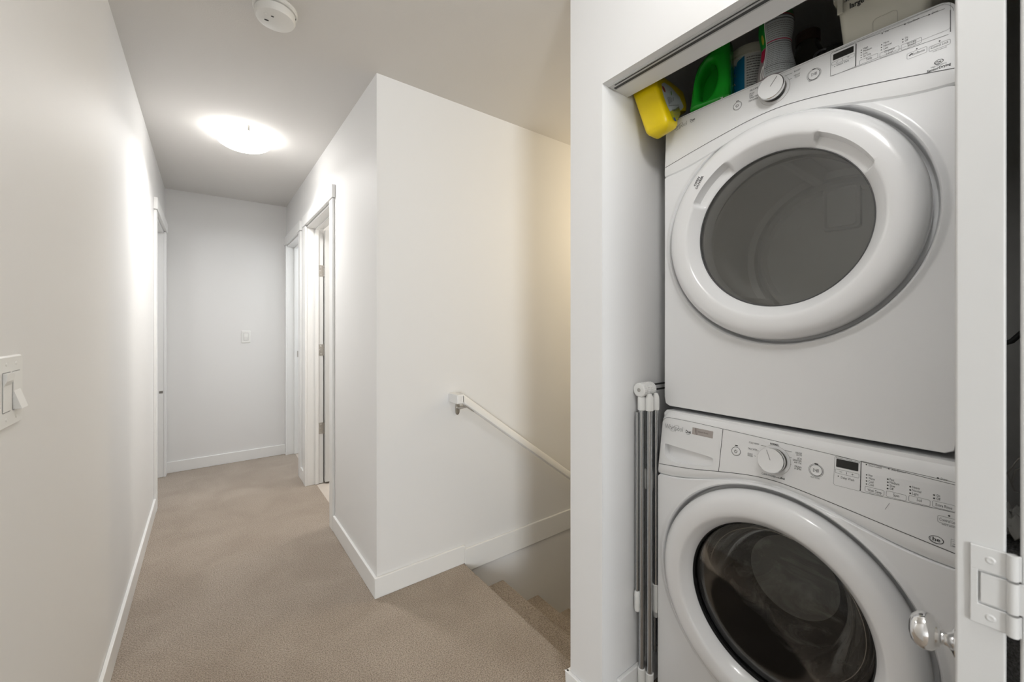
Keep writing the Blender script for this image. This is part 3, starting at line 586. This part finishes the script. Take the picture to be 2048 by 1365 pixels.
p = Print(lambda u, v: fW(u, v, 0.0005)); p.items(WASHER_PRINT); he_mark(p, 651.9, 26.8, 10.6, 7.2)
p.strip([(684, 36.8), (672.8, 36.8), (672.8, 22.5), (684, 22.5)], 0.6, 1); p.line(674.5, 33, 683, 33, 0.5, 1); p.line(674.5, 24.2, 683, 24.2, 1.6, 1); p.line(675, 28, 680, 28.5, 0.9)
p.ring(245.3, 109.5, 12.2, 1.3, 1); p.ring(439, 109.1, 15.6, 0.8, 1); p.ring(439, 109.1, 13.2, 1.1, 0); p.line(578, 76, 571, 60, 0.7, 1)
tag(build(p, 'printed_markings', [INK, GREYINK], wc, 0), kind='stuff')
logo(fW, 14, 130.5, 78, 15.5, wc)
p = Print(lambda u, v: fW(u, v, 0.0006)); p.fill(rrect(478.9, 129.4, 521.2, 148.9, 1.6)); build(p, 'display', DISPLAY, wc, 0)
STK = mat('taupe_sticker', (0.42, 0.38, 0.355), 0.4); STK2 = mat('sticker_ink', (0.16, 0.13, 0.12), 0.5)
p = Print(lambda u, v: fW(u, v, 0.0006)); p.fill(rrect(109.5, 131, 175.5, 152, 0.8)); sk = build(p, 'sticker', STK, wc, 0)
p = Print(lambda u, v: fW(u, v, 0.0010)); p.text('Direct Drive', 129, 140, 161, 4.2); p.strip([(119.5, 151.5), (120.2, 141), (124, 131.5)], 1.6); p.strip([(123.5, 151.5), (124.2, 141), (128, 131.5)], 0.8)
build(p, 'sticker_lettering', STK2, wc, 0)
o, M, q = make_dial(wc, fW, nW, 345, 110.5, 112); build(q, 'dial_pointer', SILVERINK, wc, 0)
button(wc, fW, nW, 245.3, 109.5, 0.0105, 'power_button'); button(wc, fW, nW, 439, 109.1, 0.0127, 'start_button')
p = Print(lambda u, v: fW(u, v, 0.0024)); power_sym(p, 245.3, 109.2, 3.7); play_sym(p, 438.5, 109.1, 4.0); tag(build(p, 'button_symbols', INK, wc, 0), kind='stuff')
wd = make_door(washer, XW, WCY, WCZ, (), 0.2165)
MW = Matrix.Translation((XW, WCY, WCZ)) @ AX
build(G().lathe([(0.0001, -0.016), (0.06, -0.0152), (0.12, -0.012), (0.17, -0.006), (0.205, 0.001), (0.2170, 0.005), (0.2170, 0.009), (0.17, -0.001), (0.0001, -0.011)], MW, 96), 'door_glass', GLASSW, wd, 60)
build(G().lathe([(0.2175, -0.004), (0.2145, -0.006), (0.2125, 0.002), (0.2165, 0.006)], MW, 96), 'glass_seal', BLACK, wd)
BOWL = glass_mat('door_bowl_glass', (0.10, 0.10, 0.099), 0.05, gloss=0.38, streak=0.36); FLOORG = glass_mat('bowl_floor_glass', (0.70, 0.70, 0.69), 0.05, gloss=0.6, streak=0.80, grey_lift=0.42)  # even grey in the floor glass stands in for light inside
bowl = []
for r_, d_ in ((0.214, 0.018), (0.200, 0.026), (0.192, 0.045), (0.182, 0.075), (0.166, 0.108), (0.148, 0.130), (0.130, 0.143), (0.112, 0.149), (0.060, 0.153), (0.0004, 0.154)):
    dz = 0.030 * (d_ - 0.018) / 0.136
    bowl.append([(XW + d_, WCY + r_ * cos(2 * pi * k / 96), WCZ + dz + r_ * sin(2 * pi * k / 96)) for k in range(96)])
g = G(); g.loft(bowl[:8]); g.loft(bowl[7:], mi=1)
build(g, 'door_bowl', [BOWL, FLOORG], wd, 60)
build(G().lathe([(0.188 + 0.0014 * cos(radians(a)), 0.046 + 0.0014 * sin(radians(a))) for a in range(0, 361, 60)], MW, 96), 'bowl_rim_highlight', CHROME, wd, 60)  # thin chrome ring added to draw the highlight on the bowl edge
build(G().lathe([(0.222, 0.075), (0.212, 0.080), (0.206, 0.10), (0.214, 0.13), (0.245, 0.14)], MW, 80), 'gasket', RUBBER, washer)
wdrum = build(G().lathe([(0.232, 0.14), (0.27, 0.145), (0.275, 0.16), (0.275, 0.50), (0.262, 0.52), (0.10, 0.53), (0.08, 0.515), (0.0001, 0.515)], MW, 80), 'drum', DRUMW, washer)
for a in (90, 210, 330):
    c = Vector((0, 0.262 * cos(radians(a)), 0.262 * sin(radians(a)))); t = Vector((0, -sin(radians(a)), cos(radians(a)))); n = Vector((0, cos(radians(a)), sin(radians(a)))); B0 = Vector((XW, WCY, WCZ))
    build(G().loft([[B0 + Vector((x, 0, 0)) + c + t * a_ - n * b_ for a_, b_ in ((-0.03, -0.013), (-0.012, 0.030), (0.012, 0.030), (0.03, -0.013))] for x in (0.17, 0.49)], True, True, True), 'drum_baffle', WPLAS, wdrum, bevel=0.004)
for y in (0.18, 0.73):
    for x in (1.28, 1.88): build(G().lathe([(0.0001, 0.0), (0.022, 0.0), (0.022, 0.024), (0.0001, 0.024)], Rz((x, y, 0)), 20), 'foot', BLACK, washer)

# ------------------------------------------------------------------ bifold closet door folded open at the right
bd = struct(thing('door_1', 'white bifold closet door folded open at the right edge with a chrome knob', None, (0.85, 0.04, 0.0)))
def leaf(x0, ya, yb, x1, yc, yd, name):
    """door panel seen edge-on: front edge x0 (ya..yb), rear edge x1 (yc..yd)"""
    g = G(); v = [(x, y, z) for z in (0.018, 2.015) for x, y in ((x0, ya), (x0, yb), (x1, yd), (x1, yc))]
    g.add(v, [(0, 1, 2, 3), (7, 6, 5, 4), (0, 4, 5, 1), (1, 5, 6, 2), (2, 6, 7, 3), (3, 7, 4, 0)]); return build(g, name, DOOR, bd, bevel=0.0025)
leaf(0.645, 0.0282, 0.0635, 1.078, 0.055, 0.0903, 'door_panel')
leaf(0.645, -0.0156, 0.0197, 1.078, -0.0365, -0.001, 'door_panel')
HX = 0.6447
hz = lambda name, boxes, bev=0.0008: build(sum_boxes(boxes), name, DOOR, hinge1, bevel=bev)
def sum_boxes(B):
    g = G()
    for b in B: g.box(*b)
    return g
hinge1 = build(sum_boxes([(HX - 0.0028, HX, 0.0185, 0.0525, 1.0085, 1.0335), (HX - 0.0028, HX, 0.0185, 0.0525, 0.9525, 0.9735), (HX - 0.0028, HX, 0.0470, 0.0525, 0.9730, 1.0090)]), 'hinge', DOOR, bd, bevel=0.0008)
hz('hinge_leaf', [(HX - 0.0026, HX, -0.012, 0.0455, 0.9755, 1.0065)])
gk = G()
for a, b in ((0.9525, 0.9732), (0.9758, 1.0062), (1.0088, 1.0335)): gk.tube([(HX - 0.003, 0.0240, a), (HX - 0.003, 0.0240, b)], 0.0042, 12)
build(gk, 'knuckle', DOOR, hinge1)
XM = Matrix.Rotation(radians(-90), 4, 'Y')
for y, z in ((0.0385, 1.0215), (0.0385, 0.9625), (0.002, 0.991)):
    M0 = Matrix.Translation((HX - 0.0027, y, z)) @ XM
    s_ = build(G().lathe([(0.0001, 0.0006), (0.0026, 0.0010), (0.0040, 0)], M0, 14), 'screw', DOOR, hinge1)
    build(G().lathe([(0.0001, 0.0011), (0.0010, 0.0011), (0.0012, 0.0005)], M0, 8), 'screw_slot', BLACK, s_) if False else None
nk = Vector((-0.062, 1, 0)).normalized(); KM = Matrix.Translation((0.692, 0.0663, 0.896)) @ nk.to_track_quat('Z', 'Y').to_matrix().to_4x4()
build(G().lathe([(0.0001, 0), (0.0165, 0), (0.0160, 0.002), (0.0110, 0.004), (0.0075, 0.0075), (0.0070, 0.010), (0.0085, 0.0125), (0.0120, 0.0135), (0.0128, 0.0150), (0.0150, 0.0165), (0.0185, 0.0195), (0.0205, 0.0245), (0.0205, 0.0285), (0.0185, 0.0335), (0.0140, 0.0375), (0.0075, 0.0397), (0.0001, 0.0402)], KM, 40), 'knob', CHROME, bd)

# ------------------------------------------------------------------ folded drying rack between washer and wall
rk = thing('drying_rack', 'folded chrome tube drying rack with white joints beside the washing machine', 'drying rack', (1.19, 0.83, 0.0))
TB = [(1.179, 0.838, 0.0102), (1.1915, 0.8155, 0.0108), (1.223, 0.8125, 0.0095)]
for i, (x, y, r) in enumerate(TB):
    zb = (0.02, 0.012, 0.30)[i]
    t = build(G().tube([(x, y, zb + 0.06), (x, y, 1.012)], r * 0.93, 16), 'tube', STEEL, rk)
    build(G().lathe([(0.0001, 1.035), (r * 0.7, 1.033), (r * 1.22, 1.020), (r * 1.25, 0.978), (r * 0.95, 0.976)], Rz((x, y, 0)), 20), 'sleeve', WPLAS, t)
    build(G().lathe([(r * 0.9, zb + 0.085), (r * 1.25, zb + 0.083), (r * 1.25, zb + 0.004), (r * 1.1, zb - 0.008), (0.0001, zb - 0.01)], Rz((x, y, 0)), 20), 'end_cap', WPLAS, t)
for x, y, z0, z1, r in ((1.168, 0.8475, 0.31, 0.97, 0.0055), (1.205, 0.834, 0.10, 0.99, 0.0055), (1.236, 0.8245, 0.14, 0.99, 0.0055), (1.262, 0.842, 0.12, 0.99, 0.0055)):
    build(G().tube([(x, y, z0), (x, y, z1)], r, 12), 'cross_bar', STEEL, rk)
for x, y, z in ((1.168, 0.8475, 0.33), (1.205, 0.834, 0.74), (1.229, 0.8245, 0.73), (1.232, 0.818, 0.30)):
    build(G().lathe([(0.0001, z + 0.034), (0.0075, z + 0.034), (0.0095, z + 0.028), (0.0095, z - 0.026), (0.0075, z - 0.034), (0.0001, z - 0.034)], Rz((x, y, 0)), 16), 'clip', WPLAS, rk)
jg = G(); J = Matrix.Translation((1.165, 0.8385, 1.046)) @ AX
for k in range(4):
    x0 = 0.0175 * k; n = 22
    lp = []
    for h_, rr in ((x0, 0.019), (x0 + 0.002, 0.0240), (x0 + 0.0135, 0.0240), (x0 + 0.0155, 0.019)):
        lp.append([J @ Vector(((rr - (0.0014 if (i % 2 and rr > 0.022) else 0)) * cos(2 * pi * i / 44), (rr - (0.0014 if (i % 2 and rr > 0.022) else 0)) * sin(2 * pi * i / 44), h_)) for i in range(44)])
    jg.loft(lp, True, True, True)
jo = build(jg, 'pivot_joint', WPLAS, rk, 25)
build(G().lathe([(0.0001, -0.0016), (0.0045, -0.0016), (0.0065, -0.0006), (0.0068, 0.0005)], J, 16), 'bolt', NICKEL, jo)
for dz in (-0.008, 0.010): build(G().tube([(1.232, 0.838, 1.048 + dz), (1.95, 0.838, 1.048 + dz)], 0.0032, 8), 'rod', BLACK, rk)

# ------------------------------------------------------------------ cleaning things on top of the dryer
ZT = 1.9672
# yellow jug wedged at the front left corner, leaning on the closet wall
yj = thing('yellow_jug', 'yellow plastic jug with a grey label leaning at the dryer corner', 'jug', (1.2, 0.77, 1.90))
def ysec(t, ins=0.0):
    ya, yb = 0.727 + 0.045 * t, 0.808 + 0.0515 * t; z = 1.900 + 0.152 * t
    xb = interp([(-0.2, 1.205), (0, 1.222), (0.35, 1.250), (0.48, 1.262), (0.62, 1.322), (1.0, 1.345), (1.5, 1.335)], t); xa = 1.157
    if t > 1.15: f = min(1, (t - 1.15) / 0.55); ya += 0.02 * f; yb -= 0.026 * f; xa += 0.03 * f; xb -= 0.04 * f
    c = 0.013
    return [(x, y, z + (y - (ya + yb) / 2) * -0.16) for x, y in rrect(xa + ins, ya + ins, xb - ins, yb - ins, max(c - ins * 0.5, 0.004), 5)]
build(G().loft([ysec(-0.10, 0.024), ysec(-0.055, 0.010), ysec(0.0, 0.003), ysec(0.06), ysec(0.2), ysec(0.35), ysec(0.48), ysec(0.62), ysec(0.8), ysec(1.0), ysec(1.15), ysec(1.35, 0.004), ysec(1.55, 0.012), ysec(1.6, 0.026)], True, True, True), 'bottle', YELLOW, yj, 50)
build(G().lathe([(0.018, 0), (0.018, 0.02), (0.022, 0.022), (0.022, 0.05), (0.0001, 0.052)], Rz((1.235, 0.835, 2.145)), 24), 'cap', YELLOW, yj)
def yface(a, b):                                             # a across the label side (mm from the front), b up along the jug
    t = b / 152.0; return (1.157 + a / 1000, 0.727 + 0.045 * t - 0.0010, 1.900 + 0.152 * t + 0.0065)
YLAB = mat('shaded_grey_label', (0.52, 0.55, 0.55), 0.45); YLAB2 = mat('olive_label_band', (0.42, 0.40, 0.02), 0.5)  # label grey carries the shade that falls on this side
LBLUE = mat('blue_print', (0.03, 0.07, 0.25), 0.5); LRED = mat('dark_red_print', (0.30, 0.05, 0.03), 0.5)
p = Print(yface); p.fill([(27 + x, y) for x, y in ((0, 62), (7, 46), (90, 80), (118, 104), (110, 140), (70, 162), (30, 164), (8, 150), (-2, 120), (-4, 90))]); yl = build(p, 'label', YLAB, yj, 0)
p = Print(lambda a, b: yface(a, b) if True else 0); p.fill([(33, 45), (36, 14), (62, 20), (104, 62), (112, 96), (88, 78)]); build(p, 'label_band', YLAB2, yj, 0)
p = Print(lambda a, b: tuple(Vector(yface(a, b)) - Vector((0, 0.0006, 0))))
for k in range(6): p.line(52, 28 + 6.2 * k, 84 + 5 * k, 42 + 6.8 * k, 1.3)
for k in range(5): p.line(40 + 5 * k, 72 + 4 * k, 46 + 5 * k, 104 + 2 * k, 2.0)
for k in range(3): p.line(66 + 8 * k, 92 + 5 * k, 74 + 8 * k, 112 + 4 * k, 2.0)
p.line(34, 66, 110, 98, 1.8); p.fill([(42, 26), (44, 14), (56, 17), (54, 30)], 1); p.disc(38, 130, 8, 2, 12, 12); p.fill([(76, 120), (84, 128), (88, 142), (80, 138)], 3)
build(p, 'label_print', [GREYINK, LBLUE, LRED, mat('leaf_green_print', (0.12, 0.28, 0.06), 0.5)], yj, 0)

# green jug with a loop handle
gj = thing('green_jug', 'bright green plastic jug with a loop handle on the dryer', 'jug', (1.33, 0.69, ZT))
O = Vector((1.300, 0.727, ZT)); Ru = Vector((0.25, -0.9682, 0)); Rn = Vector((-0.9682, -0.25, 0))
gq = lambda u, v, w_: O + Ru * u + Vector((0, 0, 1)) * v + Rn * w_
def closed_cr(pts, n=7):
    out = []; m = len(pts)
    for i in range(m):
        p0, p1, p2, p3 = (Vector(pts[(i + k) % m]) for k in (-1, 0, 1, 2))
        for j in range(n):
            t = j / n; out.append(tuple(0.5 * ((2 * p1) + (p2 - p0) * t + (2 * p0 - 5 * p1 + 4 * p2 - p3) * t * t + (3 * p1 - p0 - 3 * p2 + p3) * t ** 3)))
    return out
def inset(pts, d):
    n = len(pts); r = []
    for i in range(n):
        a, b = pts[(i - 1) % n], pts[(i + 1) % n]; L = hypot(b[0] - a[0], b[1] - a[1]) or 1
        r.append((pts[i][0] - (b[1] - a[1]) / L * d, pts[i][1] + (b[0] - a[0]) / L * d))
    return r
outl = closed_cr([(0.004, 0.002), (0.070, 0.0), (0.110, 0.002), (0.118, 0.012), (0.119, 0.10), (0.117, 0.18), (0.112, 0.215), (0.098, 0.222), (0.080, 0.206), (0.066, 0.180), (0.044, 0.163), (0.022, 0.135), (0.010, 0.09), (0.002, 0.03)])
hole = closed_cr([(0.030, 0.035), (0.052, 0.028), (0.072, 0.052), (0.082, 0.090), (0.078, 0.125), (0.064, 0.143), (0.046, 0.128), (0.030, 0.092)])
rows = ((0.0, 0.0, 0.0), (0.0, 0.0, 0.016), (0.003, -0.003, 0.024), (0.009, -0.008, 0.030), (0.015, -0.013, 0.032))
g = G(); g.loft([[gq(u, v, w_) for u, v in inset(outl, i_)] for i_, _, w_ in rows]); g.loft([[gq(u, v, w_) for u, v in inset(hole, j_)] for _, j_, w_ in rows])
g.loft([[gq(u, v, w_) for u, v in inset(outl, i_)] for i_, w_ in ((0, 0), (0, -0.038), (0.006, -0.046), (0.016, -0.049))])
g.poly(inset(outl, 0.015), [inset(hole, -0.013)], fn=lambda q_: gq(q_[0], q_[1], 0.032)); g.poly(inset(outl, 0.016), fn=lambda q_: gq(q_[0], q_[1], -0.049))
g.loft([[gq(u, v, w_) for u, v in inset(hole, 0)] for w_ in (0.0, -0.030)]); g.poly(hole, fn=lambda q_: gq(q_[0], q_[1], -0.030))
build(g, 'bottle', GREEN, gj, 60)
build(G().lathe([(0.020, 0.205), (0.020, 0.222), (0.026, 0.224), (0.026, 0.262), (0.022, 0.268), (0.0001, 0.268)], Matrix.Translation(gq(0.094, 0, -0.010)), 28), 'cap', mat('dark_green_cap', (0.005, 0.14, 0.012), 0.35), gj)
p = Print(lambda u, v: gq(u / 1000, v / 1000, 0.0325)); p.text('25', 94, 8, 101, 5, 1); build(p, 'volume_mark', LABELW, gj, 0)

def wrap(cx, cy, z0, prof, off):                             # (angle deg, height mm) -> point on a turned body
    def fn(a, b): 
        r = interp(prof, b) / 1000 + off; return (cx + r * cos(radians(a)), cy + r * sin(radians(a)), z0 + b / 1000)
    return fn
def patch(fn, a0, a1, b0, b1, na=14, nb=10):
    g = G(); g.loft([[fn(a0 + (a1 - a0) * i / na, b0 + (b1 - b0) * j / nb) for i in range(na + 1)] for j in range(nb + 1)], False); return g
def lines(fn, a0, a1, b0, b1, n, h_, gap=0.25, mi=0, g=None, seed=1):
    g = g or G(); rn = random.Random(seed)
    for k in range(n):
        b = b1 - (b1 - b0) * (k + 0.5) / n; a = a0
        while a < a1 - 2:
            e = min(a + rn.uniform(3, 9), a1)
            g.loft([[fn(a + (e - a) * i / 4, b + s_ * h_ / 2) for i in range(5)] for s_ in (-1, 1)], False, mi=mi); a = e + rn.uniform(0.8, 1.8)
    return g
# white tub with a blue wave label
cx, cy = 1.430, 0.601; TP = [(0, 52.6), (4, 54.6), (195, 55.6), (196, 55.6)]; TS = 1.06
tb = thing('white_tub', 'round white lidded tub with a blue wave label beside the green jug', 'tub', (cx, cy, ZT))
build(G().lathe([(0.0001, 0), (0.0505, 0), (0.0546, 0.004), (0.0556, 0.164), (0.0001, 0.165)], Rz((cx, cy, ZT)), 56), 'tub', LABELW, tb)
build(G().lathe([(0.0556, 0.162), (0.0590, 0.163), (0.0593, 0.169), (0.0585, 0.171), (0.0593, 0.174), (0.0590, 0.190), (0.0565, 0.194), (0.052, 0.195), (0.049, 0.191), (0.0001, 0.191)], Rz((cx, cy, ZT)), 56), 'lid', CREAM, tb)
TBLUE = mat('blue_label', (0.015, 0.24, 0.48), 0.4); TBL2 = mat('deep_blue_print', (0.01, 0.06, 0.30), 0.4)
_w1, _w2 = wrap(cx, cy, ZT, TP, 0.0006), wrap(cx, cy, ZT, TP, 0.0012); fn = lambda a, b: _w1(a, 17 + b * 1.07)
g = G(); N_ = 30; top = lambda a: interp([(112, 60), (122, 72), (128, 95), (134, 106), (140, 98), (150, 104), (156, 122), (160, 112), (166, 124), (176, 128), (190, 134)], a)
g.loft([[fn(112 + 78 * i / N_, 2 + (top(112 + 78 * i / N_) - 2) * j / 6) for i in range(N_ + 1)] for j in range(7)], False)
lb = build(g, 'label', TBLUE, tb)
f2 = lambda a, b: _w2(a, 17 + b * 1.07); p = Print(f2)
p.strip([(190, 2), (190, 134)], 2.0, 0); p.fill([(126, 28), (131, 22), (160, 58), (154, 66)], 0); p.disc(132, 18, 7, 1, 14, 13)
p.fill([(124, 84), (136, 80), (156, 98), (150, 100), (160, 104), (142, 100), (130, 92)], 2); p.strip([(124, 66), (140, 76), (162, 84)], 2.2, 3); p.strip([(126, 74), (144, 84), (160, 92)], 1.5, 3)
g2 = lines(f2, 146, 186, 6, 34, 4, 3.0, g=p, seed=5); build(p, 'label_print', [LABELW, mat('lime_print', (0.55, 0.60, 0.02), 0.4), TBL2, mat('olive_print', (0.22, 0.32, 0.10), 0.4)], tb, 0)
build(lines(f2, 195, 262, 6, 128, 16, 2.6, seed=3), 'label_text', GREYINK, tb, 0)

# waisted scent-bead bottle
cx, cy = 1.320, 0.4825; BP = [(0, 46), (8, 49.5), (25, 49), (50, 43.5), (75, 38.5), (100, 36.5), (120, 38.5), (140, 42), (160, 43), (172, 42)]
sb = thing('scent_bottle', 'tall waisted bottle with green red and grey labels beside the white tub', 'bottle', (cx, cy, ZT))
build(G().lathe([(0.0001, 0)] + [(interp(BP, b) / 1000, b / 1000) for b in range(0, 173, 6)] + [(0.040, 0.172), (0.0001, 0.172)], Rz((cx, cy, ZT)), 56), 'bottle', mat('mauve_plastic', (0.30, 0.26, 0.28), 0.3), sb)
build(G().lathe([(0.041, 0.170), (0.0425, 0.171), (0.0425, 0.180), (0.040, 0.192), (0.033, 0.204), (0.020, 0.211), (0.0001, 0.213)], Rz((cx, cy, ZT)), 56), 'cap', mat('sage_cap', (0.06, 0.20, 0.08), 0.35), sb)
f1 = wrap(cx, cy, ZT, BP, 0.0006); f2 = wrap(cx, cy, ZT, BP, 0.0012)
SGREY = mat('grey_back_label', (0.50, 0.53, 0.54), 0.45)
build(patch(f1, 165, 300, 4, 168, 20, 22), 'back_label', SGREY, sb)
build(patch(f1, 96, 160, 96, 170, 14, 12), 'front_label', mat('leaf_green_label', (0.01, 0.24, 0.03), 0.35), sb)
p = Print(f2); p.strip([(162, 4 + 8 * k) for k in range(21)], 3.5, 0); p.strip([(152, 4), (154, 20), (158, 40)], 4.5, 0)
p.fill([(136, 92), (158, 94), (158, 60), (152, 52), (140, 62), (133, 78)], 1); p.disc(146, 122, 7, 2, 14, 14)
for b, m_ in ((166, 3), (158, 3), (98, 3), (104, 1), (170, 1), (30, 3)): p.strip([(166 + 6 * k, b - (1.5 if b < 60 else 0)) for k in range(22)], 2.6 if m_ == 1 else 2.0, m_)
lines(f2, 170, 285, 108, 152, 8, 1.8, g=p, mi=4, seed=2); lines(f2, 170, 285, 8, 94, 15, 2.0, g=p, mi=4, seed=4)
build(p, 'label_print', [LABELW, mat('raspberry_print', (0.45, 0.01, 0.06), 0.35), mat('gold_print', (0.45, 0.42, 0.05), 0.4), INK, GREYINK], sb, 0)

# dark things further back
cx, cy = 1.475, 0.452
DGL = mat('dark_brown_glass', (0.030, 0.028, 0.024), 0.15)
db = thing('dark_bottle', 'dark glass bottle with a brown cap in the shade behind the tall bottle', 'bottle', (cx, cy, ZT))
build(G().lathe([(0.0001, 0), (0.044, 0), (0.046, 0.005), (0.046, 0.10), (0.040, 0.125), (0.030, 0.145), (0.028, 0.165), (0.0001, 0.166)], Rz((cx, cy, ZT)), 40), 'bottle', DGL, db)
build(G().lathe([(0.029, 0.160), (0.0315, 0.161), (0.0315, 0.190), (0.029, 0.193), (0.0001, 0.193)], Rz((cx, cy, ZT)), 32), 'cap', mat('brown_cap', (0.055, 0.028, 0.02), 0.4), db)
cx, cy = 1.44, 0.376
bj = thing('black_canister', 'low black canister with a round lid ring right of the dark bottle', 'canister', (cx, cy, ZT))
build(G().lathe([(0.0001, 0), (0.038, 0), (0.040, 0.004), (0.040, 0.075), (0.036, 0.084), (0.0001, 0.086)], Rz((cx, cy, ZT)), 40), 'canister', BLACK, bj)
g = G(); R0 = Matrix.Translation((cx - 0.036, cy + 0.018, ZT + 0.062)) @ Matrix.Rotation(radians(25), 4, 'Z') @ Matrix.Rotation(radians(-90), 4, 'Y')
g.lathe([(0.020 + 0.004 * cos(radians(a)), 0.004 * sin(radians(a))) for a in range(0, 361, 45)], R0, 28); build(g, 'lid_ring', mat('dark_grey_plastic', (0.06, 0.06, 0.065), 0.3), bj)

# storage bin
bn = thing('storage_bin', 'off-white plastic storage bin with black lettering on the right of the dryer top', 'storage bin', (1.43, 0.245, ZT))
def bsec(z, o, ins=0.0): return [(x, y, ZT + z) for x, y in rrect(1.300 - o + ins, 0.166 - o + ins, 1.56 + o - ins, 0.3235 + o - ins, 0.016, 5)]
build(G().loft([bsec(0.0, -0.004), bsec(0.004, 0.0), bsec(0.15, 0.0125), bsec(0.15, 0.0125, 0.003), bsec(0.006, 0.0, 0.003)], True, True, True), 'bin', CREAM, bn, 50)
build(G().loft([bsec(0.127, 0.0105), bsec(0.127, 0.0175), bsec(0.151, 0.0195), bsec(0.153, 0.0175), bsec(0.153, 0.0105)], True), 'rim', CREAM, bn, 40)
p = Print(lambda u, v: (1.300 - v / 1000 * 0.0833 - 0.0014, 0.3235 - u / 1000, ZT + v / 1000)); p.text('large deep', 17, 92, 78, 12, 1); p.text('mainstays', 7, 113, 52, 5.2, 1); build(p, 'lettering', INK, bn, 0)
p = Print(lambda u, v: (1.300 - v / 1000 * 0.0833 - 0.0009, 0.3235 - u / 1000, ZT + v / 1000)); p.rr(60, 4, 104, 40, 8, 1.0); build(p, 'moulded_panel', mat('cream_shadow_line', (0.60, 0.58, 0.50), 0.5), bn, 0)
build(G().box(1.281, 1.2875, 0.318, 0.330, ZT + 0.085, ZT + 0.127), 'lug', CREAM, bn, bevel=0.002)

# ------------------------------------------------------------------ things glimpsed in the closet behind the folded door
lb = thing('laundry_bag', 'dark grey mesh laundry bag seen in the gap beside the folded door', 'bag', (1.42, 0.03, 0.0))
MESHB = mat('grey_mesh_fabric', (0.16, 0.16, 0.16), 0.9, bump=(260, 0.8, 0.004), var=(240, 0.5))
g = G(); rn = random.Random(3); lp = []
for z, r in ((0.0, 0.04), (0.01, 0.062), (0.3, 0.070), (0.6, 0.068), (0.74, 0.066), (0.79, 0.05), (0.808, 0.022)):
    lp.append([(1.40 + (r * 1.15 + 0.006 * sin(5 * a + z * 9)) * cos(a), 0.032 + (r + 0.004 * sin(4 * a + z * 7)) * sin(a), z) for a in [2 * pi * i / 32 for i in range(32)]])
build(g.loft(lp, True, True, True), 'bag', MESHB, lb, 60)
cl_ = thing('cloth', 'small crumpled pale grey cloth lying on the mesh laundry bag', 'cloth', (1.38, 0.05, 0.82))
g = G(); n = 16; g.loft([[(1.335 + 0.09 * i / n, 0.015 + 0.085 * j / n, 0.868 + 0.018 * sin(i * 1.3 + j * 0.7) * cos(j * 1.1) - 0.9 * ((i / n - 0.5) ** 2 + (j / n - 0.5) ** 2) * 0.14) for i in range(n + 1)] for j in range(n + 1)], False)
o = build(g, 'fabric', mat('pale_grey_cloth', (0.42, 0.42, 0.40), 0.9), cl_, 60); o.modifiers.new('thick', 'SOLIDIFY').thickness = 0.004
wr = thing('wire_hanger', 'thin grey wire loops hanging in the gap beside the folded door', 'wire', (1.40, 0.05, 0.95))
build(G().tube([(1.40, -0.10, 1.06), (1.40, -0.02, 1.02), (1.40, 0.045, 0.975), (1.40, 0.060, 0.94), (1.40, 0.050, 0.905), (1.40, 0.02, 0.895)], 0.0016, 8), 'wire', NICKEL, wr)
build(G().tube([(1.42, -0.10, 1.02), (1.42, 0.0, 0.985), (1.42, 0.050, 0.945), (1.42, 0.055, 0.915)], 0.0016, 8), 'wire', NICKEL, wr)
hs = thing('black_hose', 'black hose running diagonally behind the gap of the folded door', 'hose', (1.6, 0.05, 1.2))
build(G().tube([(1.55, 0.118, 1.20), (1.55, 0.06, 1.225), (1.55, 0.02, 1.28), (1.55, -0.10, 1.40)], 0.006, 10), 'hose', BLACK, hs)
